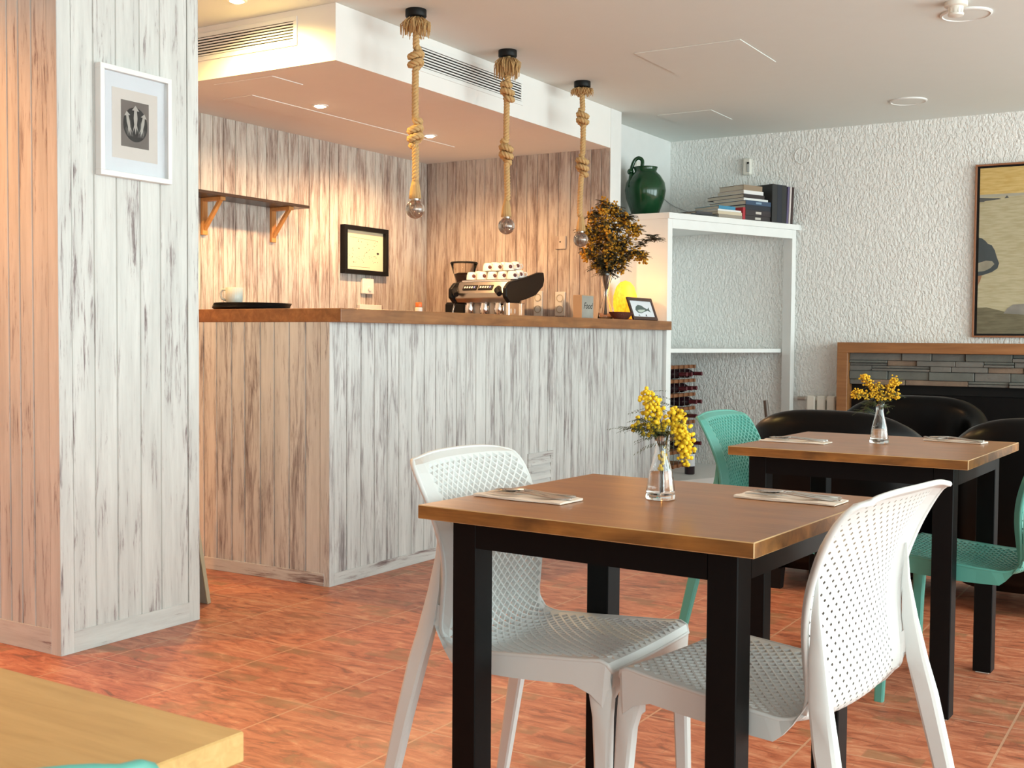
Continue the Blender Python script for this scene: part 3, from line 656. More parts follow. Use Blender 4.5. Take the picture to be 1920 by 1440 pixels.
# hourglass vase and dried mimosa
def leaf_sprig(m, base, d, L, n, lw, rr, droop=.25):
    """feathery leaf: a rib with paired thin leaflets"""
    d = Vector(d).normalized(); side = d.cross(Vector((0, 0, 1)))
    side = side.normalized() if side.length > .01 else Vector((1, 0, 0)); p = Vector(base); prev = p.copy()
    for i in range(n):
        f = (i+1)/n; q = Vector(base)+d*L*f+Vector((0, 0, -droop*L*f*f))
        dd = (q-prev).normalized()
        m.F([m.P(prev-side*lw*.3), m.P(prev+side*lw*.3), m.P(q+side*lw*.3), m.P(q-side*lw*.3)])
        for s_ in (-1, 1):
            l_ = L*.34*(1-.6*f)*rr.uniform(.7, 1.2); e = q+side*s_*l_+dd*l_*.5+Vector((0, 0, -l_*.35+rr.uniform(-.2, .2)*l_)); w_ = dd*lw
            m.F([m.P(q-w_), m.P(q+w_), m.P(e+w_*.2), m.P(e-w_*.2)])
        prev = q
def mimosa(label, loc, stems, matf, matl, name='mimosa_bouquet', psize=.0046, seed=1, stemr=.0016, leafmul=1., lw=.0016):
    """stems: list of (points, n_pompoms, spread, n_leaves)"""
    t = thing(name, label, 'flowers', loc); rr = random.Random(seed); ms = MB(); ml = MB(); mf = MB()
    ico = bmesh.new(); bmesh.ops.create_icosphere(ico, subdivisions=2 if psize > .004 and len(stems) < 9 else 1, radius=1); IV = [v.co.copy() for v in ico.verts]; IF = [[v.index for v in f.verts] for f in ico.faces]; ico.free()
    for pts, npom, spread, nl in stems:
        pts = [Vector(p) for p in pts]
        def C(f):
            f = max(0, min(.9999, f))*(len(pts)-1); i = int(f); return pts[i].lerp(pts[i+1], f-i)
        path = [C(k/14) for k in range(15)]; ms.tube(path, [stemr*(1-.6*k/14) for k in range(15)], 6)
        for k in range(npom):
            f = rr.uniform(.50, 1.0); c = C(f)
            o_ = Vector((rr.gauss(0, 1), rr.gauss(0, 1), rr.gauss(0, 1))); o_ = o_.normalized()*spread*rr.uniform(.25, 1)*(.55+.45*sin(pi*min(1, (f-.45)/.55)))
            e = c+o_+Vector((0, 0, -spread*.25)); r_ = psize*rr.uniform(.75, 1.15)
            i0 = len(mf.v)
            for v in IV: mf.v.append(tuple(e+v*r_))
            mf.smooth = True
            for fc in IF: mf.F([i0+i for i in fc])
            if k % 3 == 0: ms.tube([c, (c+e)/2+Vector((0, 0, .1*spread)), e], stemr*.35, 4, False)
        for k in range(nl):
            f = rr.uniform(.32, .97); a = rr.uniform(0, 2*pi); leaf_sprig(ml, C(f), (cos(a), sin(a), rr.uniform(-.2, .5)), spread*rr.uniform(.8, 1.7)*leafmul, 7, lw, rr)
    ms.build('stems', M_stem, t, smooth=True); ml.build('foliage', matl, t, fix=False); mf.build('blossoms', matf, t, fix=False)
    return t
t = thing('hourglass_vase', 'tall clear hourglass vase holding dried flowers on the bar top', 'vase', (-3.40, 6.72, ZT))
m = MB(); m.lathe([(0, 0), (.050, 0), (.052, .004), (.045, .05), (.024, .12), (.016, .155), (.020, .20), (.034, .28), (.046, .37), (.044, .37), (.032, .28), (.018, .20), (.0135, .155), (.021, .12), (.042, .05), (.048, .008), (0, .006)], n=36); m.build('glass_body', M_glass, t, smooth=True)
st = []
rr = random.Random(9)
# view-right in this room is roughly (+.85,+.52); offsets written as (right, height, depth)
def RV(r_, z, d=0): return (.853*r_-.521*d, .521*r_+.853*d, z)
for (tr, tz, td, np_, sp, nl) in ((-.09, .80, .02, 50, .06, 26), (-.02, .86, -.03, 60, .06, 26), (.06, .84, .03, 55, .06, 24), (.13, .78, 0, 55, .06, 24), (.20, .72, .03, 50, .055, 22), (.24, .54, -.03, 50, .055, 24), (.33, .65, 0, 0, .045, 40), (-.15, .70, 0, 50, .055, 24), (-.13, .56, .02, 46, .055, 26), (.02, .66, -.06, 50, .06, 26), (.10, .60, .05, 50, .06, 24), (.0, .74, .06, 40, .06, 20), (.10, .47, -.03, 24, .05, 30), (.02, .50, -.04, 26, .05, 30), (-.06, .48, 0, 18, .05, 30)):
    np_ = int(np_*3.0); nl = int(nl*2.9)
    st.append(([RV(rr.uniform(-.01, .01), .03), RV(0, .17), RV(.25*tr, .38, td*.4), RV(.65*tr, .36+.5*(tz-.4), td*.8), RV(tr*.92, tz-.10, td), RV(tr*1.0, tz-.15, td)], np_, sp, nl))
mimosa('large bunch of dried orange mimosa drooping from the tall vase on the bar', (-3.40, 6.72, ZT), st, M_org, M_leafdry, 'dried_mimosa', .0082, 3, .0024, .85, .0052)
t = thing('woven_dish', 'brown woven oval dish on the bar top before the tall vase', 'dish', (-3.275, 6.69, ZT))
m = MB(); rings = []
for k, (rx, z) in enumerate(((.045, 0), (.075, .006), (.10, .026), (.122, .048), (.115, .048), (.094, .028), (.07, .012), (.0, .010))):
    rings.append([(rx*.5*cos(2*pi*j/40)*(1+.03*(j % 2)), rx*sin(2*pi*j/40)*(1+.03*(j % 2)), z) for j in range(40)])
m.loft(rings, False); m.build('basket', plain('woven_wicker', (.10, .028, .016), .5, bump=1, bscale=120, var=.6), t, auto=60)
t = thing('glowing_lamp', 'glowing yellow egg-shaped lamp at the end of the bar', 'lamp', (-3.46, 7.13, ZT))
m = MB(); m.lathe([(0, 0), (.05, 0), (.052, .012), (.045, .016), (0, .016)]); m.build('base', M_orange, t, auto=40)
me_, n, l, b = mat('glowing_paper'); nz = n.new('ShaderNodeTexNoise'); nz.inputs['Scale'].default_value = 14; nz.inputs['Detail'].default_value = 6
r = ramp(n, [(.35, (1.0, .30, .005)), (.6, (1.0, .52, .02))]); l.new(nz.outputs['Fac'], r.inputs[0]); l.new(r.outputs[0], b.inputs['Emission Color']); b.inputs['Emission Strength'].default_value = .85; b.inputs['Base Color'].default_value = (.7, .4, .05, 1)
m = MB(); m.lathe([(.045, .014), (.072, .05), (.082, .11), (.080, .17), (.062, .23), (.035, .262), (0, .275)], n=32); m.build('lamp_shade', me_, t, smooth=True)
l_ = bpy.data.lights.new('egg_lamp_light', 'POINT'); l_.energy = 1.3; l_.color = (1, .48, .14); l_.shadow_soft_size = .07; o = bpy.data.objects.new('egg_lamp_light', l_); COL.objects.link(o); o.location = (-3.37, 7.08, 1.45)
t = picture('fish_picture', 'small brown framed fish drawing leaning on the end of the bar top', (-3.245, 6.80, ZT+.001), .375, .155, .022, .012, plain('dark_brown_frame', (.05, .018, .012), .4), rot=(radians(-20), 0, radians(90)))
flat(t, 'paper', rect(.02, .02, .355, .135), -.004, M_mat)
fish = [(.08, .070), (.10, .092), (.14, .106), (.19, .102), (.235, .085), (.27, .078), (.30, .092), (.295, .076), (.31, .056), (.268, .068), (.22, .060), (.16, .048), (.11, .050)]
flat(t, 'fish_drawing', fish, -.005, plain('fish_ink', (.10, .13, .12), .8)); flat(t, 'fish_belly', [(.11, .068), (.15, .072), (.23, .073), (.21, .063), (.16, .052), (.12, .054)], -.006, plain('fish_light', (.50, .56, .50), .8))
flat(t, 'fish_fins', [(.10, .032), (.125, .028), (.112, .038)], -.006, M_dark); flat(t, 'fish_tail_note', [(.21, .030), (.23, .026), (.222, .042)], -.006, M_dark)
# ================================================================== ROPE PENDANTS
def rope_lamp(x, y, zknots, label, seed, zbot, tasl=.095):
    rr = random.Random(seed)
    t = thing('rope_pendant', label, 'pendant lamp', (x, y, ZC), group='knotted rope pendants over the bar')
    m = MB(); m.lathe([(0, 0), (.050, 0), (.051, -.004), (.051, -.032), (.048, -.036), (0, -.036)], n=32); m.build('ceiling_rose', M_blk2, t, auto=40)
    m = MB()
    for k in range(230):
        a = rr.uniform(0, 2*pi); R0 = rr.uniform(.010, .066); dz = tasl*(.45+.55*rr.random()); j_ = rr.uniform(-.5, .5)
        e = [(.011*cos(a), .011*sin(a), -.036-.030-.2*dz), ((R0*.55+.012)*cos(a), (R0*.55+.012)*sin(a), -.038-.10*dz), ((R0+.010)*cos(a+.3*j_), (R0+.010)*sin(a+.3*j_), -.040-.45*dz), ((R0*1.08+.004)*cos(a+j_*.6), (R0*1.08+.004)*sin(a+j_*.6), -.036-dz)]
        m.tube(e, [.0022, .0024, .0024, .0018], 5, True)
    m.build('tassel', M_rope, t, smooth=True)
    # centre line with overhand knots
    P = []; z = -.034; zk = [zz-ZC for zz in zknots]; zb = zbot-ZC; wob = lambda q: (.006*sin(q*7+seed), .006*cos(q*6+seed*2))
    nextk = 0
    while z > zb:
        if nextk < len(zk) and z < zk[nextk]+(.047, .059)[min(nextk, 1)]:
            th = rr.uniform(0, 2*pi); tn = 2.35+.4*rr.random(); sg = rr.choice((-1, 1)); kh = (.094, .118)[min(nextk, 1)]; zz0 = zk[nextk]+kh/2; tn += nextk*.5
            for k in range(1, 56):
                f = k/56; q = th+sg*tn*2*pi*f; R_ = (.0275, .029)[min(nextk, 1)]*min(1, f*7, (1-f)*7)
                P.append(Vector((wob(z)[0]+R_*cos(q), wob(z)[1]+R_*sin(q), zz0-kh*f+.62*R_*cos(q-YAW)*sg)))
            z = zk[nextk]-(.051, .063)[min(nextk, 1)]; nextk += 1; continue
        a, b_ = wob(z); P.append(Vector((a, b_, z))); z -= .008
    P.append(Vector((0, 0, zb)))
    for _ in range(3): P = [P[0]]+[(P[i-1]+P[i]*2+P[i+1])/4 for i in range(1, len(P)-1)]+[P[-1]]
    m = MB(); r_ = .0180; fr = []
    a = Vector((1, 0, 0)); ang = 0
    for i, p in enumerate(P):
        tt = (P[min(i+1, len(P)-1)]-P[max(i-1, 0)]).normalized(); a = (a-tt*a.dot(tt)).normalized(); b_ = tt.cross(a)
        if i: ang += (P[i]-P[i-1]).length/.052*2*pi
        fr.append((p, a.copy(), b_, ang))
    for s3 in range(3):
        m.tube([p+a*(r_*.52*cos(g+s3*2*pi/3))+b_*(r_*.52*sin(g+s3*2*pi/3)) for p, a, b_, g in fr], r_*.50, 8)
    m.build('rope', M_rope, t, smooth=True)
    # frayed rope end over the socket
    m = MB()
    for k in range(34):
        a = 2*pi*k/34; q = rr.uniform(.92, 1.05)
        m.tube([(.010*cos(a), .010*sin(a), zb+.012), (.019*q*cos(a+.15), .019*q*sin(a+.15), zb-.03), (.024*q*cos(a+.2), .024*q*sin(a+.2), zb-.065), (.026*q*cos(a+.2), .026*q*sin(a+.2), zb-.088)], .0032, 6)
    m.build('frayed_end', M_rope, t, smooth=True)
    m = MB(); m.lathe([(0, zb-.07), (.020, zb-.07), (.021, zb-.092), (.018, zb-.100), (0, zb-.100)], n=20); m.build('lamp_socket', M_steel, t, auto=40)
    zc_ = zb-.138; m = MB(); R0 = .046
    prof = [(.016, zb-.096)]+[(R0*sin(th), zc_+R0*cos(th)) for th in [radians(q) for q in range(24, 180, 12)]]+[(0, zc_-R0)]
    m.lathe(prof, n=32); m.build('bulb', M_bulb, t, smooth=True)
    m = MB()
    for k in range(6):
        a = 2*pi*k/6; m.tube([(.004*cos(a), .004*sin(a), zb-.10), (.016*cos(a), .016*sin(a), zc_+.012), (.013*cos(a+.5), .013*sin(a+.5), zc_-.018)], .0006, 4, False)
    m.tube([(0, 0, zb-.098), (0, 0, zc_+.01)], .003, 8); m.build('filament', M_steel, t)
m_, n, l, b = mat('smoked_bulb'); b.inputs['Base Color'].default_value = (.40, .34, .30, 1); b.inputs['Metallic'].default_value = .0; b.inputs['Roughness'].default_value = .03
b.inputs['Transmission Weight'].default_value = .92; b.inputs['IOR'].default_value = 1.9; M_bulb = m_
rope_lamp(-3.344, 4.567, (2.418, 2.062), 'knotted rope pendant with clear globe bulb, nearest to the pillar', 1, 1.835)
rope_lamp(-3.376, 5.458, (2.425, 2.10), 'knotted rope pendant with clear globe bulb, middle of the three', 2, 1.832, .12)
rope_lamp(-3.382, 6.339, (2.43, 2.14), 'knotted rope pendant with clear globe bulb, beside the dried mimosa', 4, 1.825, .05)
# ================================================================== CORNER SHELF UNIT
P1 = Vector((-3.232, 7.312)); P2 = Vector((-2.735, 8.546)); dU = (P2-P1); LU = dU.length; AU = math.atan2(dU.y, dU.x); nU = Vector((-dU.y, dU.x))/LU; dU = dU/LU
t = thing('corner_shelf_unit', 'white open corner shelf unit standing diagonally between the bar and the stucco wall', 'shelf unit', (P1.x, P1.y, 0))
def W(x, y): v = P1+dU*x+nU*y-P1; return (v.x, v.y)
cor = lambda off: [W(off[0], off[1]), W(LU-off[0], off[1])]
bl = [(YR-.001)]
def poly_full(s0, s1, y0): # from left start s0 to right s1 at depth y0, closed along the walls
    a = W(s0, y0); b_ = W(s1, y0)
    return [a, b_, (max(b_[0], b_[0]), YR-.002-P1.y), (XW+.002-P1.x, YR-.002-P1.y), (XW+.002-P1.x, .0), (-.36, 0.0)]
m = MB(); m.prism(poly_full(-.0, LU+.01, -.012), 1.900, 1.940); m.build('top_board', M_lac, t, bevel=.0015)
m = MB(); m.prism(poly_full(.0, LU, 0.0), 0, .10); m.build('plinth', M_lac, t, bevel=.0015)
m = MB(); m.M = Matrix.Rotation(AU, 4, 'Z'); m.box(.0, .002, .10, .045, .10, 1.90, .001); m.build('upright', M_lac, t)
m = MB(); m.M = Matrix.Rotation(AU, 4, 'Z'); m.box(LU-.045, .002, .10, LU-.002, .085, 1.90, .001); m.build('upright', M_lac, t)
m = MB(); m.M = Matrix.Rotation(AU, 4, 'Z'); m.box(.045, .002, 1.835, LU-.045, .022, 1.90, .001); m.build('front_rail', M_lac, t)
m = MB(); m.prism(poly_full(.02, LU-.046, .095), .985, 1.014); m.build('shelf_board', M_lac, t, bevel=.001)
m = MB(); m.box(-.362, .001, .10, .0, .022, 1.90, .001); m.build('side_panel', M_lac, t)
# ---- wine rack
t = thing('wine_rack', 'slatted wooden wine rack with metal strips standing on the white corner ledge', 'wine rack', (-3.64, 8.22, .10))
M_rackw = plain('rack_wood', (.30, .12, .05), .6, var=.3); M_strip = plain('galvanised_strip', (.26, .24, .22), .5, metal=.6)
ny, nzr = 7, 8; py, pz = .098, .108
m = MB()
for j in range(nzr):
    for i in range(ny):
        y = -.32+i*py; z = .012+j*pz; m.box(.10, y-.010, z-.012, .135, y+.010, z+.014, .002); m.box(-.13, y-.010, z-.012, -.095, y+.010, z+.014, .002)
        m.box(-.095, y-.009, z-.010, .10, y+.009, z+.004)
    m.box(.098, -.32, .012+j*pz-.013, .118, -.32+(ny-1)*py, .012+j*pz+.013)
m.build('wooden_rails', M_rackw, t)
m = MB()
for i in range(ny):
    y = -.32+i*py
    for x in (.128, -.115): m.box(x, y-.003, 0, x+.002, y+.003, .012+(nzr-1)*pz)
m.build('metal_strips', M_strip, t)
M_wineg = plain('dark_wine_glass', (.02, .006, .010), .12); M_caps = [plain('maroon_capsule', (.12, .012, .02), .4), plain('black_capsule', (.012, .010, .012), .4), plain('plum_capsule', (.10, .04, .09), .4)]
def bottle(name='wine_bottle'):
    t = thing(name, '', 'wine bottle', group='wine bottles lying in the rack')
    m = MB(); m.lathe([(0, 0), (.034, 0), (.037, .005), (.037, .18), (.030, .20), (.015, .225), (.0135, .24)], n=20); m.build('glass_body', M_wineg, t, smooth=True)
    m = MB(); m.lathe([(.0145, .24), (.0145, .292), (.016, .294), (.016, .300), (0, .300)], n=16); m.build('capsule', M_caps[0], t, auto=40)
    return t
b0 = None
cells = [(5, 6), (3, 6), (4, 5), (3, 5), (5, 4), (4, 4), (2, 3), (4, 3), (5, 1), (3, 1), (2, 6), (2, 5)]
cells.sort(key=lambda c: (-c[1], -c[0]))
rown = {6: 'top', 5: 'second', 4: 'third', 3: 'fourth', 1: 'bottom'}
for q, (i, j) in enumerate(cells):
    loc = (-3.785+.055, 8.22-.32+(i+.5)*py, .10+.012+j*pz+.055)
    rowc = sorted([c[0] for c in cells if c[1] == j], reverse=True); pos = rowc.index(i)
    lab = 'dark wine bottle in the %s filled row of the rack, %s' % (rown[j], ['nearest the stucco', 'second from the stucco', 'third from the stucco'][pos])
    if b0 is None: b0 = bottle(); b0['label'] = lab; b0.location = loc; b0.rotation_euler = (0, radians(90), 0)
    else: copy_tree(b0, loc, 0, lab, rot=(0, radians(90), 0))
t = copy_tree(b0, (-3.28, 7.86, .10), 0, 'upright wine bottle with white label standing before the wine rack'); del t['group']; t.rotation_euler = (0, 0, 0)
m = MB(); m.lathe([(.0375, .06), (.0378, .061), (.0378, .15), (.0375, .151)], n=24); m.build('paper_label', M_mat, t, smooth=True)
# ---- green jug and cord
t = thing('green_jug', 'glazed dark green jug with loop handle on top of the white corner unit', 'jug', (-3.585, 7.70, 1.94), rz=radians(25))
m = MB(); m.lathe([(0, 0), (.085, 0), (.090, .008), (.105, .06), (.138, .15), (.148, .21), (.140, .265), (.110, .315), (.085, .338), (.078, .348), (.086, .372), (.088, .378), (.078, .378), (.070, .350), (.075, .33), (0, .31)], n=44); m.build('body', M_green, t, smooth=True)
m = MB(); m.tube(smooth_path([(-.105, 0, .315), (-.100, .0, .37), (-.080, 0, .425), (-.050, 0, .445), (-.024, 0, .425), (-.030, 0, .37), (-.058, 0, .345)]), .0135, 12); m.build('loop_handle', M_green, t, smooth=True)
m = MB(); m.tube([(-.10, -.02, .335), (-.105, -.05, .305), (-.112, -.075, .26), (-.118, -.085, .225)], [.017, .015, .011, .007], 10); m.sphere((-.108, -.015, .345), .024, 14, 8); m.build('spout', M_green, t, smooth=True)
m = MB(); m.tube([(XW+.006, 7.98, 2.34), (XW+.006, 8.03, 2.25), (XW+.006, 8.01, 2.12), (XW+.006, 8.06, 1.96), (XW+.05, 8.15, 1.945)], .003, 6)
m.tube([(XW+.006, 8.0, 2.33), (XW+.007, 8.2, 2.24), (XW+.006, 8.40, 2.20), (XW+.006, 8.58, 2.16), (XW+.05, 8.597, 2.13), (XW+.20, 8.597, 2.07), (XW+.32, 8.597, 1.96), (XW+.34, 8.57, 1.945)], .003, 6)
for i, v in enumerate(m.v): m.v[i] = (v[0]-XW, v[1]-8.0, v[2]-2.3)
o = m.build('power_cord', plain('grey_cord', (.42, .41, .40), .6), smooth=True); o.location = (XW, 8.0, 2.3); tag(o, 'thin pale cord hanging on the wall behind the green jug', 'cord')
m = MB(); m.box(0, -.03, -.04, .02, .03, .04, .003); o = m.build('wall_socket', M_cream); o.location = (XW, 7.98, 2.37); tag(o, 'small white socket on the alcove wall behind the green jug', 'socket')
# ---- books: local frame of unit (x along front, y to the wall)
bm_ = Matrix.Translation((P1.x, P1.y, 1.94)) @ Matrix.Rotation(AU, 4, 'Z')
M_pages = plain('book_pages', (.62, .56, .46), .9, var=.15)
def book(x, y, z, L_, D_, T_, col, label, group, upright=False, rz=0, tcol=None, rough=.5, tilt=0):
    """lying: spine on the front (local -y) side, L along x, D deep, T thick. upright: T along x, L tall"""
    t = thing('book', label, 'book', group=group)
    cm_ = plain('cover_%02d%02d%02d' % tuple(int(c*99) for c in col), col, rough)
    m = MB()
    if not upright:
        m.box(0, 0, 0, L_, D_, .003); m.box(0, 0, T_-.003, L_, D_, T_); m.box(0, 0, .003, L_, .003, T_-.003)
        p = MB(); p.box(.004, .003, .003, L_-.004, D_-.004, T_-.003)
    else:
        m.box(0, 0, 0, .003, D_, L_); m.box(T_-.003, 0, 0, T_, D_, L_); m.box(.003, 0, 0, T_-.003, .003, L_)
        p = MB(); p.box(.003, .003, .004, T_-.003, D_-.004, L_-.004)
    m.build('cover', cm_, t); p.build('pages', M_pages, t)
    if tcol:
        q = MB(); tm = plain('title_%02d%02d%02d' % tuple(int(c*99) for c in tcol), tcol, .5)
        if not upright:
            for a, b_ in ((.40, .62),): q.box(L_*a, -.0006, T_*.3, L_*b_, 0, T_*.72)
        else:
            q.box(T_*.3, -.0006, L_*.3, T_*.7, 0, L_*.6)
        q.build('title', tm, t)
    t.matrix_world = bm_ @ Matrix.Translation((x, y, z+.0003)) @ Matrix.Rotation(rz, 4, 'Z') @ Matrix.Rotation(tilt, 4, 'Y')
    return t
G1 = 'books stacked flat on the corner unit'; G2 = 'books standing upright on the corner unit'
z = 0
for T_, L_, D_, col, tc, lab in ((.040, .27, .30, (.030, .022, .022), (.55, .50, .45), 'lowest thick black book with pale title of the tall stack'), (.040, .27, .30, (.028, .020, .022), (.55, .50, .45), 'second black book from the bottom of the tall stack'), (.034, .27, .34, (.012, .015, .025), None, 'near-black book in the middle of the tall stack, under the blue one'), (.032, .27, .36, (.035, .065, .12), (.2, .3, .4), 'dark blue book in the tall stack'), (.018, .26, .30, (.75, .74, .72), None, 'thin white book on the dark blue one'), (.028, .22, .36, (.025, .022, .022), None, 'thin black book between two white ones in the tall stack'), (.026, .21, .26, (.74, .73, .72), None, 'white book near the top of the tall stack'), (.038, .20, .24, (.28, .20, .13), None, 'brown patterned book topmost of the tall stack')):
    book(.80, .03+rnd.uniform(-.004, .004)+(.0 if z < .13 else .02), z, L_, D_, T_, col, lab, G1, tcol=tc); z += T_+.0006
z = 0
for T_, L_, D_, x, col, lab in ((.030, .25, .28, .53, (.30, .25, .20), 'lowest tan book of the short stack'), (.022, .25, .26, .52, (.60, .50, .36), 'cream spined book in the short stack'), (.012, .24, .26, .52, (.76, .75, .74), 'white book under the blue one in the short stack'), (.024, .17, .24, .53, (.04, .22, .36), 'bright blue book topmost of the short stack')):
    book(x, .035, z, L_, D_, T_, col, lab, G1); z += T_+.0006
book(.765, .02, 0, .095, .22, .026, (.38, .02, .03), 'bright red book standing between the two stacks', G2, upright=True) if False else book(.774, .03, 0, .094, .2, .025, (.38, .02, .03), 'bright red book standing between the two stacks', G2, upright=True)
z = 0
for T_, L_, D_, x, col, lab in ((.020, .26, .24, .26, (.02, .02, .02), 'lowest thin black book at the left end of the shelf top'), (.014, .16, .22, .31, (.045, .04, .045), 'small dark book lying on the thin black one'),):
    book(x, .04, z, L_, D_, T_, col, lab, G1); z += T_+.0006
book(.06, .16, 0, .20, .22, .012, (.06, .05, .045), 'single thin dark book lying nearest the green jug', G1)
xx = 1.075
for T_, L_, col, tl, lab in ((.055, .285, (.012, .012, .014), None, 'widest black upright book against the tall stack'), (.052, .285, (.014, .016, .022), None, 'black upright book, second from the tall stack'), (.050, .285, (.012, .012, .014), None, 'black upright book, third from the tall stack'), (.020, .28, (.10, .08, .16), None, 'purple upright book among the black ones'), (.018, .28, (.60, .52, .50), None, 'pale pink spined upright book near the right end'), (.022, .28, (.04, .018, .016), None, 'dark brown leaning book at the right end')):
    book(xx, .02, 0, L_, .22, T_, col, lab, G2, upright=True, tilt=radians(0 if col[0] < .03 else 3)); xx += T_+.001+(0.004 if col[0] >= .03 else 0)
# ================================================================== FAR WALL
t = thing('motion_detector', 'small white motion detector high on the stucco wall', 'detector', (-3.14, YR, 2.34))
m = MB(); m.box(-.032, -.045, 0, .032, 0, .128, .01); m.build('case', M_cream, t)
m = MB(); m.box(.002, -.052, .02, .026, -.045, .085, .004); m.build('lens', plain('sensor_lens', (.45, .44, .42), .2), t); m = MB(); m.box(.006, -.054, .082, .022, -.044, .096); m.build('sensor_window', M_blk2, t)
m = MB(); m.M = Matrix.Rotation(radians(90), 4, 'X'); m.lathe([(.062, 0), (.064, .004), (.058, .008), (.054, .004), (0, .004)], n=36); o = m.build('round_cover', M_stucco, auto=40); o.location = (-2.72, YR+.001, 2.46); tag(o, 'faint round blanking cover near the top of the stucco wall', 'cover plate')
# fireplace
FYf = 8.40
t = thing('fireplace', 'long black fireplace with chestnut wood surround and slate stone lintel', 'fireplace', (-1.2, YR, 0))
m = MB(); m.M = Matrix.Translation((1.2, -YR, 0))
m.box(-2.375, FYf, 0, -2.300, YR-.004, .992, .002); m.box(-2.375, FYf, .992, .30, YR-.004, 1.066, .002); m.box(.225, FYf, 0, .30, YR-.004, .992, .002); m.build('surround', M_mantel, t)
def stones(x0, x1, z0, z1, seed=2):
    ms = MB(); rr = random.Random(seed); z = z0
    while z < z1-.008:
        h_ = min(rr.choice((.038, .050, .060)), z1-z); 
        if z1-(z+h_) < .014: h_ = z1-z
        x = x0
        while x < x1-.01:
            w_ = rr.uniform(.14, .42); 
            if x1-(x+w_) < .07: w_ = x1-x
            if h_ > .032 and rr.random() < .35: parts = ((z, z+h_*.48), (z+h_*.52, z+h_))
            else: parts = ((z, z+h_),)
            for za, zb in parts:
                ms.cur = rr.choice((0, 0, 1, 1, 2)); d = rr.uniform(.012, .045); tl = rr.uniform(-.003, .003)
                ms.box(x+.0015, FYf+.03+d-.0, za+.001+tl*0, x+w_-.0015, YR-.05, zb-.001, .003)
            x += w_
        z += h_
    # rough faces
    for i, v in enumerate(ms.v):
        q = noise.noise(Vector((v[0]*14, v[1]*14, v[2]*30)))*.014; ms.v[i] = (v[0]+1.2, v[1]-YR+q, v[2])
    return ms
M_st = [plain('slate_grey', (.15, .14, .125), .85, bump=1, bscale=45, var=.35), plain('slate_green', (.12, .122, .108), .85, bump=1, bscale=45, var=.35), plain('slate_rust', (.20, .14, .10), .85, bump=1, bscale=45, var=.35)]
stones(-2.30, .225, .765, .992).build('stone_lintel', M_st, t)
m = MB(); m.M = Matrix.Translation((1.2, -YR, 0)); m.box(-2.30, FYf+.13, 0, .225, YR-.01, .765); m.build('firebox', M_blk2, t)
m = MB(); m.M = Matrix.Translation((1.2, -YR, 0)); m.box(-2.2, FYf+.05, .08, .1, FYf+.128, .70, .004); m.build('insert_door', M_black, t)
# painting
t = picture('large_painting', 'large painting with ochre sky and dark domed shape over the fireplace', (-1.488, YR-.001, 1.108), .98, 1.192, .012, .034, plain('copper_frame', (.30, .12, .055), .4))
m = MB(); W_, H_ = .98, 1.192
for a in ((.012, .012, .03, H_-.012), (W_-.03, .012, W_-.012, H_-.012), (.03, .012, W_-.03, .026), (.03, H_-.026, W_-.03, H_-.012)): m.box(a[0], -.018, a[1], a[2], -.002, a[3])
m.build('inner_frame', M_blk2, t)  # black inner border of the frame, its own colour
def canvas(name, c, c2, sc=6):
    m, n, l, b = mat(name); tc = n.new('ShaderNodeTexCoord'); mp = n.new('ShaderNodeMapping'); mp.inputs['Scale'].default_value = (2, 2, 14); l.new(tc.outputs['Object'], mp.inputs[0])
    z_ = n.new('ShaderNodeTexNoise'); z_.inputs['Scale'].default_value = sc; z_.inputs['Detail'].default_value = 8; l.new(mp.outputs[0], z_.inputs['Vector']); r = ramp(n, [(.35, c), (.65, c2)]); l.new(z_.outputs['Fac'], r.inputs[0]); l.new(r.outputs[0], b.inputs['Base Color']); b.inputs['Roughness'].default_value = .7
    return m
flat(t, 'painted_sand', rect(.03, .026, W_-.03, H_-.026), -.016, canvas('sand_paint', (.40, .34, .20), (.49, .43, .28)), .004)
flat(t, 'painted_sky', rect(.03, .985, W_-.03, H_-.026), -.0202, canvas('ochre_paint', (.52, .34, .10), (.62, .44, .17)), .001)
flat(t, 'painted_horizon', [(.03, .965), (W_-.03, .972), (W_-.03, .985), (.03, .985)], -.0202, canvas('haze_paint', (.36, .33, .26), (.40, .37, .29)), .001)
flat(t, 'painted_islands', [(.03, .935), (.06, .935), (.062, .94), (.10, .943), (.17, .949), (.155, .953), (.17, .957), (.12, .957), (.03, .965)], -.0208, plain('dark_islet', (.085, .085, .08), .8), .001)
flat(t, 'painted_boat', [(.19, .953), (.218, .956), (.205, .972)], -.0208, _plain["dark_islet"], .001)
flat(t, 'painted_hill', [(.03, .026), (W_-.03, .026), (W_-.03, .17), (.6, .15), (.35, .155), (.25, .165), (.16, .19), (.09, .208), (.03, .205)], -.0206, canvas('hill_paint', (.125, .105, .06), (.175, .15, .09)), .001)
dome = [(.03, .425), (.06, .43), (.12, .45), (.155, .475), (.165, .51), (.150, .55), (.135, .60), (.115, .635), (.09, .645), (.075, .665), (.05, .685), (.03, .69)]
flat(t, 'painted_dome', dome, -.0212, plain('dome_paint', (.055, .065, .068), .8, var=.3), .001)
flat(t, 'painted_dome_band', [(.03, .455), (.07, .458), (.11, .478), (.135, .505), (.12, .525), (.08, .53), (.03, .515)], -.0220, plain('dome_band', (.30, .27, .20), .8, var=.5), .001)
flat(t, 'painted_stalk', [(.03, .36), (.045, .39), (.055, .43), (.03, .425)], -.0212, plain('stalk_paint', (.30, .15, .08), .8), .001)
flat(t, 'painted_rocks', [(.20, .165), (.225, .20), (.26, .225), (.40, .235), (.55, .22), (.55, .155), (.35, .155)], -.0212, plain('rock_paint', (.24, .22, .19), .8, var=.5), .001)
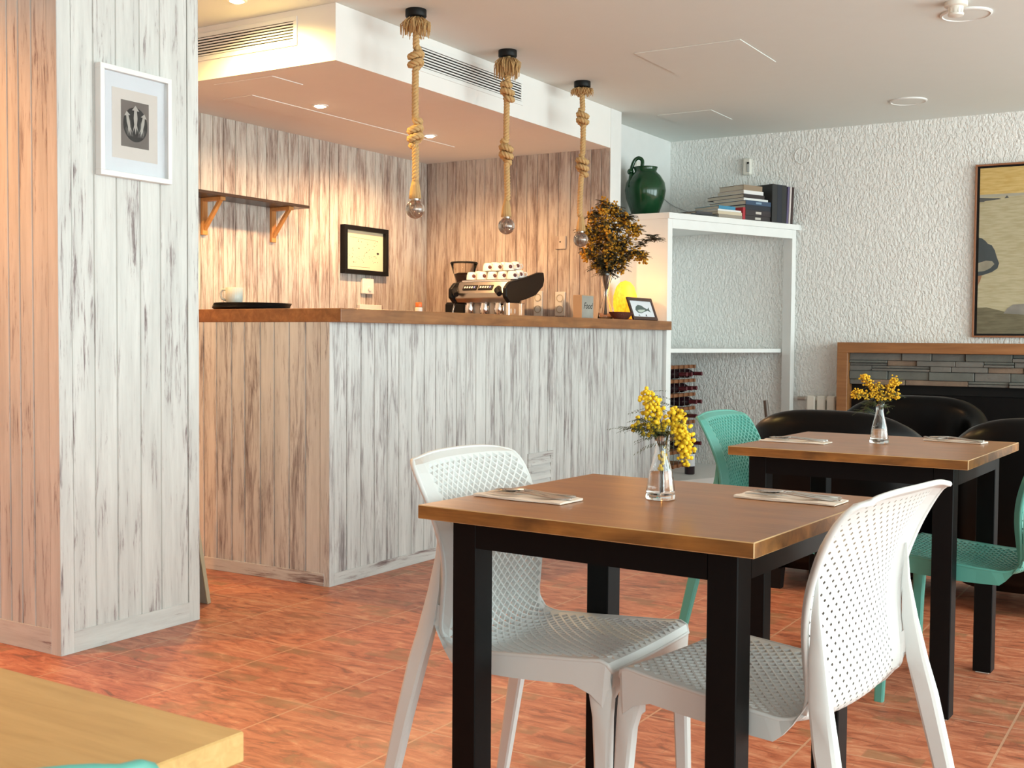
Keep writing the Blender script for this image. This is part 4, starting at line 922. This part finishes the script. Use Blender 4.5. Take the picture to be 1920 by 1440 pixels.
# radiator
t = thing('radiator', 'low white column radiator against the stucco wall beside the fireplace', 'radiator', (-2.545, YR-.07, .10))
m = MB()
for k in range(3):
    x = -.08+k*.075; m.box(x, -.035, .0, x+.062, .035, .57, .008); 
m.build('columns', M_cream, t)
m = MB(); m.tube([(-.12, 0, .545), (.155, 0, .545)], .014, 12); m.tube([(-.12, 0, .03), (.155, 0, .03)], .014, 12); m.build('header_pipes', M_cream, t, smooth=True)
m = MB(); m.tube([(-.155, 0, .545), (-.10, 0, .545)], .016, 12); m.build('valve', M_steel, t, auto=40)
# ================================================================== ARMCHAIRS
def armchair(x, y, rz, label, w_=.76, legs=True):
    t = thing('tub_armchair', label, 'armchair', (x, y, 0), rz, 'black leather tub armchairs')
    # shell: horseshoe back, local +y = facing; back at y=0
    m = MB(); hw = w_/2; rings = []; NS = 30
    def outline(k):  # k 0..NS along horseshoe from right arm front to left arm front
        a = pi*k/NS; e = .62
        cx_ = cos(a); sx_ = sin(a); X = hw*(abs(cx_)**e)*(1 if cx_ >= 0 else -1); Y = .36-.36*(abs(sx_)**.75)
        return X, Y
    cs = []
    for k in range(NS+1):
        X, Y = outline(k); f = abs(sin(pi*k/NS)); top = .60+.19*f**.9; th = .085
        L0 = Vector((X, Y, 0)); c_ = Vector((0, .36, 0)); inw = (c_-L0).normalized()
        prof = [(0, .08), (0, top-.13), (.006, top-.06), (.03, top-.015), (.065, top), (.11, top-.012), (.135, top-.05), (.14, top-.12), (.14, .30), (.14, .08)]
        rings.append([tuple(L0+inw*a+Vector((0, 0, b_))) for a, b_ in prof])
    m.loft(rings, True); m.build('back_shell', M_leather, t, smooth=True, sub=1)
    for s_ in (1, -1):
        m = MB(); m.loft([[(s_*(hw-.14+a), y_, b_) for a, b_ in ((0, .08), (.14, .08), (.14, .50), (.125, .57), (.07, .60), (.015, .57), (0, .50))] for y_ in (.34, .50, .66, .70)], True)
        m.build('arm', M_leather, t, smooth=False, bevel=.02)
    m = MB(); m.box(-hw+.13, .12, .10, hw-.13, .69, .30, .03); m.build('seat_base', M_leather, t)
    m = MB(); m.box(-hw+.14, .13, .30, hw-.14, .70, .44, .04); m.build('seat_cushion', M_leather, t, bevel=.015)
    for X in (-hw+.20, hw-.20):
        for Y in (.10, .62):
            m = MB(); m.loft([[(X+a*.022, Y+b_*.022, 0) for a, b_ in ((-1, -1), (1, -1), (1, 1), (-1, 1))], [(X+a*.028, Y+b_*.028, .09) for a, b_ in ((-1, -1), (1, -1), (1, 1), (-1, 1))]]); m.build('leg', M_blk2, t)
    return t
armchair(-1.405, 4.80, 0, 'black leather tub armchair, left of the pair behind the far table', .85)
armchair(-.548, 4.80, 0, 'black leather tub armchair, right of the pair behind the far table', .85)
a3 = armchair(-1.62, 7.62, radians(180), 'black leather tub armchair facing the others, back to the fireplace', .95); a3.scale = (1, 1, .94)
m = MB(); m.tube([(0, 0, 0), (.0, .0, .06), (.0, .0, .31)], [.03, .012, .011], 10); m.lathe([(0, 0), (.09, 0), (.09, .012), (0, .016)], n=24)
m.tube([(-.0, .0, .3), (-.055, .015, .755)], .0125, 10)
o = m.build('fire_tool_handle', plain('dark_bronze', (.07, .05, .04), .4, metal=.5), auto=40); o.location = (-2.025, 6.0, 0); tag(o, 'thin dark bronze upright handle behind the left black armchair', 'stand')
# ================================================================== TABLES
def table(ax, ay, rot, w_, d_, label, mats, tt=.027, lw=.057, inset=.049, group=None):
    """origin at the right-near corner (ax, ay); table extends to -x and +y"""
    t = thing('dining_table', label, 'table', (ax, ay, 0), radians(rot), group)
    b = .0016; m = MB(); Z0, Z1 = .75-tt, .75
    X0, X1, Y0, Y1 = -w_, 0, 0, d_
    m.box(X0, Y0, Z0, X1, Y1, Z1, b)
    # materials: top/bottom faces 0, sides 1, chamfers 2
    for i, f in enumerate(m.f):
        vs = [Vector(m.v[k]) for k in f]; nn = (vs[1]-vs[0]).cross(vs[2]-vs[0]).normalized()
        m.m[i] = 0 if abs(nn.z) > .95 else 1 if max(abs(nn.x), abs(nn.y)) > .95 else 2
    m.build('tabletop', mats, t)
    i0 = inset; m = MB(); z0 = .75-tt-.055; zt_ = .75-tt
    a = lw; m.box(X0+i0+a, Y0+i0, z0, X1-i0-a, Y0+i0+.03, zt_); m.box(X0+i0+a, Y1-i0-.03, z0, X1-i0-a, Y1-i0, zt_); m.box(X0+i0, Y0+i0+a, z0, X0+i0+.03, Y1-i0-a, zt_); m.box(X1-i0-.03, Y0+i0+a, z0, X1-i0, Y1-i0-a, zt_)
    m.build('apron', M_black, t)
    for X in (X0+i0, X1-i0-lw):
        for Y in (Y0+i0, Y1-i0-lw):
            m = MB(); m.box(X, Y, 0.004, X+lw, Y+lw, zt_, .002); lg = m.build('leg', M_black, t)
            m = MB(); m.box(X+.008, Y+.008, 0, X+lw-.008, Y+lw-.008, .004); m.build('foot_pad', M_cream, lg)
    return t
TM = [M_top, M_edge, M_wear]
table(-.6361, 1.7972, -3.39, .7024, .6694, 'square brown-topped table with black legs between the two white chairs', TM)
table(-.5865, 3.3745, -2.32, .7086, .7185, 'square brown-topped table with black legs between the two teal chairs', TM)
table(-.698, .698-.70, -1.2, .72, .70, 'light oak table in the near left corner', [M_oak, M_oakedge, M_oakedge], tt=.026)
# ================================================================== CHAIRS
PROF = [(.205, .428), (.200, .441), (.182, .448), (.11, .438), (.01, .424), (-.08, .411), (-.14, .405), (-.178, .421), (-.194, .457), (-.195, .515), (-.191, .585), (-.199, .65), (-.222, .72), (-.248, .775), (-.273, .811), (-.295, .824)]
WID = [.182, .188, .190, .193, .197, .201, .203, .202, .200, .198, .198, .202, .208, .210, .200, .176]
def cr(P_, f):
    n_ = len(P_)-1; f = max(0, min(n_-1e-6, f)); i = int(f); u = f-i
    p0 = P_[max(i-1, 0)]; p1 = P_[i]; p2 = P_[i+1]; p3 = P_[min(i+2, n_)]
    g = lambda a, b, c, d: .5*((2*b)+(-a+c)*u+(2*a-5*b+4*c-d)*u*u+(-a+3*b-3*c+d)*u**3)
    return tuple(g(a, b, c, d) for a, b, c, d in zip(p0, p1, p2, p3)) if isinstance(p0, tuple) else g(p0, p1, p2, p3)
# arc-length table
_N = 600; _pts = [cr(PROF, k*15/_N) for k in range(_N+1)]; _s = [0]
for a, b in zip(_pts, _pts[1:]): _s.append(_s[-1]+math.hypot(b[0]-a[0], b[1]-a[1]))
LP = _s[-1]
def s2f(s_):
    s_ = max(0, min(LP, s_)); lo, hi = 0, _N
    while hi-lo > 1:
        md = (lo+hi)//2
        if _s[md] <= s_: lo = md
        else: hi = md
    return (lo+(s_-_s[lo])/max(1e-9, _s[hi]-_s[lo]))*15/_N
def SH(u, s_):
    f = s2f(s_); x, z = cr(PROF, f); w_ = cr(WID, f)
    k = max(0, min(1, (f-6)/3.5)); k = k*k*(3-2*k)          # back blend
    tp = max(0, min(1, (f-12)/3)); 
    fl = max(0, (abs(u)-.86)/.14)
    x += u*u*(.034*k)-u*u*.016*tp-.026*k*(1-.75*tp)*fl**1.6; z += u*u*(.004+.020*max(0, min(1, (f-2.5)/3)))*(1-k) - (abs(u)**3)*.012*tp
    return Vector((x, u*w_, z))
def SHn(u, s_):
    e = .004; a = SH(u+e, s_)-SH(u-e, s_); b = SH(u, min(LP, s_+e))-SH(u, max(0, s_-e)); return a.cross(b).normalized()*-1  # points up / to the sitter
def make_chair(name, label, col, loc, rz, group):
    t = thing(name, label, 'chair', loc, rz, group)
    NU = 30; s0 = .017; s1 = LP-.026; NV = 2*int(round((s1-s0)/(.0236)))  # each diamond spans 2 lattice steps
    TH = .0070
    def L_(i, j):
        s_ = s0+(s1-s0)*j/NV; q = max(0, min(1, (s_/LP-.42)/.25)); ua = .945-.065*q*q*(3-2*q)
        return -ua+2*ua*i/NU, s_
    cache = {}
    def pt(i, j, side):
        k_ = (i, j, side)
        if k_ not in cache:
            u, s_ = L_(i, j); n_ = SHn(u, s_); cache[k_] = SH(u, s_)+n_*(TH/2*side)
        return cache[k_]
    jsplit = 2*int(round(NV*.50/2))
    fs = s0+(s1-s0)*jsplit/NV
    mseat, mback = MB(), MB()
    def lerp(a, b, k_): return a+(b-a)*k_
    for j in range(0, NV+1):
        for i in range(0, NU+1):
            if (i+j) % 2 == 0: continue
            m = mseat if j <= jsplit and not (j == jsplit and False) else mback
            nb = [(i-1, j), (i, j-1), (i+1, j), (i, j+1)]
            if 0 < i < NU and 0 < j < NV:
                c1 = sum((pt(a, b, 1) for a, b in nb), Vector())/4; c2 = sum((pt(a, b, -1) for a, b in nb), Vector())/4
                f1 = .31; f2 = .78
                o1 = [m.P(pt(a, b, 1)) for a, b in nb]; h1 = [m.P(lerp(c1, pt(a, b, 1), f1)) for a, b in nb]
                o2 = [m.P(pt(a, b, -1)) for a, b in nb]; h2 = [m.P(lerp(c2, pt(a, b, -1), f2)) for a, b in nb]
                for k_ in range(4):
                    q = (k_+1) % 4
                    m.F([o1[k_], o1[q], h1[q], h1[k_]]); m.F([o2[q], o2[k_], h2[k_], h2[q]]); m.F([h1[k_], h1[q], h2[q], h2[k_]])
            else:
                nb = [(a, b) for a, b in nb if 0 <= a <= NU and 0 <= b <= NV]
                for sd in (1, -1):
                    q = [m.P(pt(a, b, sd)) for a, b in nb]
                    if len(q) >= 3: m.F(q if sd == 1 else q[::-1])
    # rim strips
    def strip(m, A, B_):   # A,B lists of (front, back) points
        for k_ in range(len(A)-1):
            for sd in (0, 1):
                q = [m.P(A[k_][sd]), m.P(A[k_+1][sd]), m.P(B_[k_+1][sd]), m.P(B_[k_][sd])]; m.F(q)
            m.F([m.P(B_[k_][0]), m.P(B_[k_+1][0]), m.P(B_[k_+1][1]), m.P(B_[k_][1])])
    def fb(u, s_): n_ = SHn(u, s_); c = SH(u, s_); return (c+n_*TH/2, c-n_*TH/2)
    for sg in (-1, 1):
        jj = list(range(0, NV+1, 2)); i = 0 if sg < 0 else NU
        for m, js in ((mseat, [j for j in jj if j <= jsplit]), (mback, [j for j in jj if j >= jsplit])):
            strip(m, [(pt(i, j, 1), pt(i, j, -1)) for j in js], [fb(sg, L_(i, j)[1]) for j in js])
    for m, j, s_e in ((mseat, 0, 0), (mback, NV, LP)):
        ii = list(range(0, NU+1, 2)); A = [(pt(i, j, 1), pt(i, j, -1)) for i in ii]; B_ = [fb(L_(i, j)[0], s_e) for i in ii]
        strip(m, A, B_)
        for sg, i in ((-1, 0), (1, NU)): 
            a = (pt(i, j, 1), pt(i, j, -1)); b = fb(sg, L_(i, j)[1]); c = fb(sg, s_e); d = fb(L_(i, j)[0], s_e)
            for sd in (0, 1): m.F([m.P(a[sd]), m.P(b[sd]), m.P(c[sd]), m.P(d[sd])])
    # rounded bead along the free edges
    nn_ = 46
    def edge(sa, sb, sg, k_): return [SH(sg, sa+(sb-sa)*q/k_) for q in range(k_+1)]
    mseat.smooth = True; mback.smooth = True
    mseat.tube(edge(fs, 0, -1, 26)[:-1]+[SH(-1+2*q/20, 0) for q in range(21)]+edge(0, fs, 1, 26)[1:], .0048, 8)
    mback.tube(edge(fs, LP, -1, 30)[:-1]+[SH(-1+2*q/24, LP) for q in range(25)]+edge(LP, fs, 1, 30)[1:], .0055, 8)
    mseat.build('seat', col, t); mback.build('backrest', col, t)
    # apron and side cheeks
    m = MB()
    sF = [0, .02, .05, .09, .14, .19, .24, .29, .33, .36, .39, .42, .445, .47, .495]
    for sg in (-1, 1):
        top = [SH(sg, s_) for s_ in sF]; low = []
        for k_, s_ in enumerate(sF):
            p = top[k_]
            if s_ <= .31: low.append(Vector((p.x-.006 if k_ < 2 else p.x, p.y+sg*.003, .391+.012*max(0, p.x)/.2 if k_ > 2 else (.345, .366, .385)[k_])))
            else:
                q = (s_-.31)/(.55-.31); low.append(Vector((-.125-.100*min(1, q*1.3)+.028*max(0, q-.6)/.4, sg*(abs(p.y)+.010*(1-q)+.004), .390+.215*q**1.6)))
        for A, B_ in zip(list(zip(top, low)), list(zip(top, low))[1:]):
            o_ = Vector((0, sg*.0035, 0)); i_ = -o_*1.6
            for off in (o_, i_): m.F([m.P(A[0]+off), m.P(B_[0]+off), m.P(B_[1]+off), m.P(A[1]+off)])
            m.F([m.P(A[1]+o_), m.P(B_[1]+o_), m.P(B_[1]+i_), m.P(A[1]+i_)]); m.F([m.P(A[0]+o_), m.P(B_[0]+o_), m.P(B_[0]+i_), m.P(A[0]+i_)])
    fr = [SH(-1+2*q/20, 0) for q in range(21)]
    for a, b in zip(fr, fr[1:]):
        la = lambda p: Vector((p.x-.004, p.y, .397-.030*max(0, (abs(p.y)-.12)/.06))); o_ = Vector((.003, 0, 0)); i_ = Vector((-.004, 0, 0))
        for off in (o_, i_): m.F([m.P(a+off), m.P(b+off), m.P(la(b)+off), m.P(la(a)+off)])
        m.F([m.P(la(a)+o_), m.P(la(b)+o_), m.P(la(b)+i_), m.P(la(a)+i_)])
    for s_ in (-1, 1):  # solid corner post heads joining front legs
        m.box(.165, s_*.150, .36, .200, s_*.180, .428, .006)
    m.build('seat_frame', col, t, fix=True, auto=35)
    def leg(path, secs):
        m = MB(); rings = []
        for p, (a, b) in zip(path, secs):
            p = Vector(p); q = .30
            rings.append([tuple(p+Vector((a*x_, b*y_, 0))) for x_, y_ in ((-1, -1+q), (-1+q, -1), (1-q, -1), (1, -1+q), (1, 1-q), (1-q, 1), (-1+q, 1), (-1, 1-q))])
        m.loft(rings); return m.build('leg', col, t, auto=30)
    for sg in (-1, 1):
        leg([(.176, sg*.174, .430), (.182, sg*.178, .39), (.188, sg*.184, .34), (.192, sg*.188, .25), (.198, sg*.198, 0)], [(.024, .010), (.026, .012), (.019, .013), (.016, .014), (.013, .012)])
        leg([(-.200, sg*.190, .690), (-.199, sg*.194, .620), (-.206, sg*.199, .545), (-.218, sg*.209, .465), (-.233, sg*.219, .40), (-.262, sg*.231, .27), (-.318, sg*.252, 0)], [(.0015, .0015), (.007, .004), (.014, .008), (.019, .011), (.020, .0135), (.018, .014), (.014, .012)])
    return t
GW = 'white perforated resin chairs'; GT = 'teal perforated resin chairs'
ca = make_chair('perforated_chair', 'white perforated chair at the left side of the front table, facing right', M_wchair, (-1.196, 2.190, 0), radians(-.6), GW)
copy_tree(ca, (-.735, 2.138, 0), radians(171), 'white perforated chair with its back to the viewer, right of the front table')
ct = make_chair('perforated_chair', 'teal perforated chair at the left side of the far table, facing right', M_tchair, (-1.228, 3.86, 0), radians(-2), GT)
copy_tree(ct, (-.640, 3.70, 0), radians(177), 'teal perforated chair at the right side of the far table, cut by the frame edge')
copy_tree(ct, (-.897, .441, 0), radians(153), 'teal perforated chair of which only the back rim shows, beside the light oak table')
# ================================================================== TABLE SETTINGS
def carafe(loc, s, wl, label):
    t = thing('carafe_vase', label, 'vase', loc, group='clear carafe vases on the tables')
    out = [(.0, 0), (.029, 0), (.0305, .003), (.029, .02), (.024, .055), (.0165, .085), (.0125, .105), (.0128, .118), (.017, .140)]
    out = [(r_*s, z*s) for r_, z in out]; inn = [(r_-.0016, z) for r_, z in out[::-1] if z > .015*s]; inn += [(.0265*s, .010*s), (.0, .008*s)]
    m = MB(); m.lathe(out+inn, n=40); m.build('glass_body', M_glass, t, smooth=True)
    ins = [(.0, .0082*s), (.0262*s, .0102*s)]
    for k in range(8):
        z = .012*s+(wl-.012*s)*k/7
        for (r0, z0), (r1, z1) in zip(out, out[1:]):
            if z0 <= z <= z1: ins.append((r0+(r1-r0)*(z-z0)/max(1e-6, z1-z0)-.0018, z)); break
    ins.append((0, wl)); m = MB(); m.lathe(ins, n=40); m.build('water', M_water, t, smooth=True)
    return t
carafe((-.975, 2.185, .7502), 1.0, .058, 'clear carafe half full of water on the front table')
carafe((-.93, 3.785, .7502), .97, .045, 'clear carafe with a little water on the far table')
mimosa('fresh yellow mimosa sprigs in the carafe on the front table', (-.975, 2.185, .7502), [
    ([RV(0, .012), RV(0, .10), RV(-.010, .15), RV(-.022, .19), RV(-.034, .225)], 95, .024, 8),
    ([RV(.0, .014), RV(0, .10), RV(.004, .14), RV(-.01, .19), RV(-.015, .215)], 60, .022, 8),
    ([RV(0, .010), RV(.002, .10), RV(.014, .15), RV(.034, .165), RV(.05, .135), RV(.058, .09)], 130, .022, 10),
    ([RV(.003, .012), RV(.004, .10), RV(.018, .14), RV(.038, .145), RV(.046, .11), RV(.050, .075)], 90, .018, 4),
    ([RV(0, .02), RV(0, .11), RV(.006, .15), RV(.030, .185), RV(.045, .17)], 60, .020, 8),
    ([RV(0, .02), RV(0, .09), RV(.001, .12), RV(.006, .10), RV(.002, .08), RV(-.001, .062)], 22, .008, 0),
    ([RV(0, .015), RV(0, .10), RV(-.018, .14), RV(-.048, .150), RV(-.072, .142)], 10, .016, 46),
    ([RV(0, .015), RV(0, .10), RV(-.012, .145), RV(-.04, .165), RV(-.06, .160)], 18, .018, 22)], M_yel, M_leaf, psize=.0042, seed=2, stemr=.0015, leafmul=1.7, lw=.0011)
mimosa('fresh yellow mimosa sprigs in the carafe on the far table', (-.93, 3.785, .7502), [
    ([RV(0, .07), RV(0, .13), RV(-.02, .17), RV(-.045, .21), RV(-.055, .215)], 110, .022, 6),
    ([RV(0, .07), RV(0, .13), RV(-.03, .155), RV(-.07, .165), RV(-.085, .155)], 100, .020, 12),
    ([RV(0, .07), RV(0, .13), RV(0, .16), RV(-.01, .195)], 85, .022, 20),
    ([RV(0, .07), RV(.002, .13), RV(.02, .17), RV(.045, .205), RV(.05, .20)], 120, .022, 8),
    ([RV(0, .07), RV(.002, .13), RV(.02, .15), RV(.05, .165), RV(.055, .15)], 60, .018, 20),
    ([RV(0, .07), RV(-.002, .12), RV(-.03, .135), RV(-.05, .115), RV(-.052, .095)], 0, .016, 44),
    ([RV(0, .07), RV(.002, .12), RV(.02, .125), RV(.03, .10)], 0, .014, 14)], M_yo, M_leaf, psize=.0038, seed=5, stemr=.0013, leafmul=1.4, lw=.0013)
def napkin(loc, rz, L_, W_, label, seed):
    m = MB(); NX, NY = 16, 6; rr = random.Random(seed)
    def P_(i, j, k): x = -L_/2+L_*i/NX; y = -W_/2+W_*j/NY; z = .0008+k*.0032+(.0012*sin(i*.9+seed)+.0010*sin(j*1.7+i*.3) if k else 0); return (x, y+.003*sin(i*.5+seed), max(.0004, z))
    for k in (0, 1):
        for i in range(NX):
            for j in range(NY): m.quad(P_(i, j, k), P_(i+1, j, k), P_(i+1, j+1, k), P_(i, j+1, k))
    for i in range(NX):
        for j in (0, NY): m.quad(P_(i, j, 0), P_(i+1, j, 0), P_(i+1, j, 1), P_(i, j, 1))
    for j in range(NY):
        for i in (0, NX): m.quad(P_(i, j, 0), P_(i, j+1, 0), P_(i, j+1, 1), P_(i, j, 1))
    o = m.build('napkin', M_napkin, smooth=True); o.location = loc; o.rotation_euler = (0, 0, rz); return tag(o, label, 'napkin', 'folded cream napkins')
M_cut = plain('cutlery_steel', (.62, .60, .57), .24, metal=1)
def cutlery(kind, loc, rz, label, L_=.19, tilt=0):
    t = thing(kind, label, kind, loc, group='steel cutlery on the napkins', rot=(0, tilt, rz))
    m = MB(); hl = L_*.62
    m.loft([[(x, s_*w_, z+s2*th) for s_, s2 in ((-1, -1), (1, -1), (1, 1), (-1, 1))] for x, w_, z, th in ((-L_/2, .004, .003, .0009), (-L_/2+.006, .0085, .003, .0013), (-L_/2+.05, .0065, .004, .0013), (-L_/2+hl*.85, .003, .008, .0012), (-L_/2+hl, .0032, .008, .0011))])
    m.build('handle', M_cut, t, auto=40)
    m = MB(); x0 = -L_/2+hl; x1 = L_/2
    if kind == 'fork':
        m.loft([[(x, s_*w_, z+s2*.0008) for s_, s2 in ((-1, -1), (1, -1), (1, 1), (-1, 1))] for x, w_, z in ((x0, .0032, .008), (x0+.012, .009, .006), (x0+.026, .0115, .004))])
        for k in range(4):
            y = -.0095+k*.0063; m.loft([[(x, y+s_*w_, z+s2*.0008) for s_, s2 in ((-1, -1), (1, -1), (1, 1), (-1, 1))] for x, w_, z in ((x0+.026, .0018, .004), (x0+.05, .0016, .003), (x1, .0009, .007))])
        m.build('tines', M_cut, t, auto=40)
    elif kind == 'spoon':
        rings = []
        for k in range(9):
            f = k/8; x = x0+(x1-x0)*f; w_ = .0032+.0165*sin(pi*min(1, f*.92+.04))**.8; d = .006*sin(pi*f)
            rings.append([(x, w_*cos(a), .008-.004*f-d*(1-abs(cos(a)))+(.0012 if q else 0)) for q, lst in ((0, [pi+pi*j/8 for j in range(9)]), (1, [2*pi-pi*j/8 for j in range(9)])) for a in lst])
        m.loft(rings); m.build('bowl', M_cut, t, smooth=True)
    else:
        m.loft([[(x, y0_, .0035-th), (x, y1_, .0035-th*.3), (x, y1_, .0035+th*.3), (x, y0_, .0035+th)] for x, y0_, y1_, th in ((x0, -.003, .003, .001), (x0+.012, -.007, .007, .0010), (x1-.02, -.007, .008, .0008), (x1, .004, .008, .0005))])
        m.build('blade', M_cut, t, auto=40)
    return t
ZN = .7555
def setting(x, y, rz, tab, seed, nap=True, rev=0):
    c_, s_ = cos(rz), sin(rz)
    if nap: napkin((x, y, .7503), rz, .215, .085, 'folded cream napkin under cutlery, '+tab, seed)
    z = ZN if nap else .7508
    f = lambda a, b: (x+a*c_-b*s_, y+a*s_+b*c_, z)
    cutlery('knife', f(.005, -.012), rz+radians(3)+rev, 'steel knife, '+tab)
    cutlery('fork', f(.012, .008), rz+radians(-5)+rev, 'steel fork, '+tab)
    cutlery('spoon', f(.0, .028), rz+radians(4)+rev, 'steel spoon, '+tab)
setting(-1.205, 2.035, radians(-4), 'on the front table by the left white chair', 1, rev=pi)
setting(-.748, 2.325, radians(-3), 'on the front table by the right white chair', 2, rev=pi)
setting(-1.165, 3.665, radians(-2), 'on the far table by the left teal chair', 3, rev=pi)
c_ = 'on the far table by the right teal chair'
napkin((-.735, 3.98, .7503), radians(-12), .19, .06, 'folded cream napkin under cutlery, '+c_, 7)
cutlery('knife', (-.735, 3.965, ZN), radians(168), 'steel knife, '+c_); cutlery('fork', (-.74, 3.985, ZN), radians(175), 'steel fork, '+c_); cutlery('spoon', (-.735, 4.0, ZN), radians(160), 'steel spoon, '+c_)
# leaning board behind the pillar
t = thing('leaning_board', 'thin grey board leaning behind the boarded pillar', 'board', (-3.705, 3.335, 0), rot=(radians(11), 0, 0))
m = MB(); m.box(-.24, -.018, .004, .25, 0, .96, .002); m.build('panel', plain('grey_green_board', (.36, .34, .28), .7), t)
m = MB(); m.box(.25, -.0185, .004, .256, .0005, .96, .001); m.build('edge_strip', plain('raw_edge', (.42, .34, .22), .7), t)
print('objects', len(bpy.data.objects))
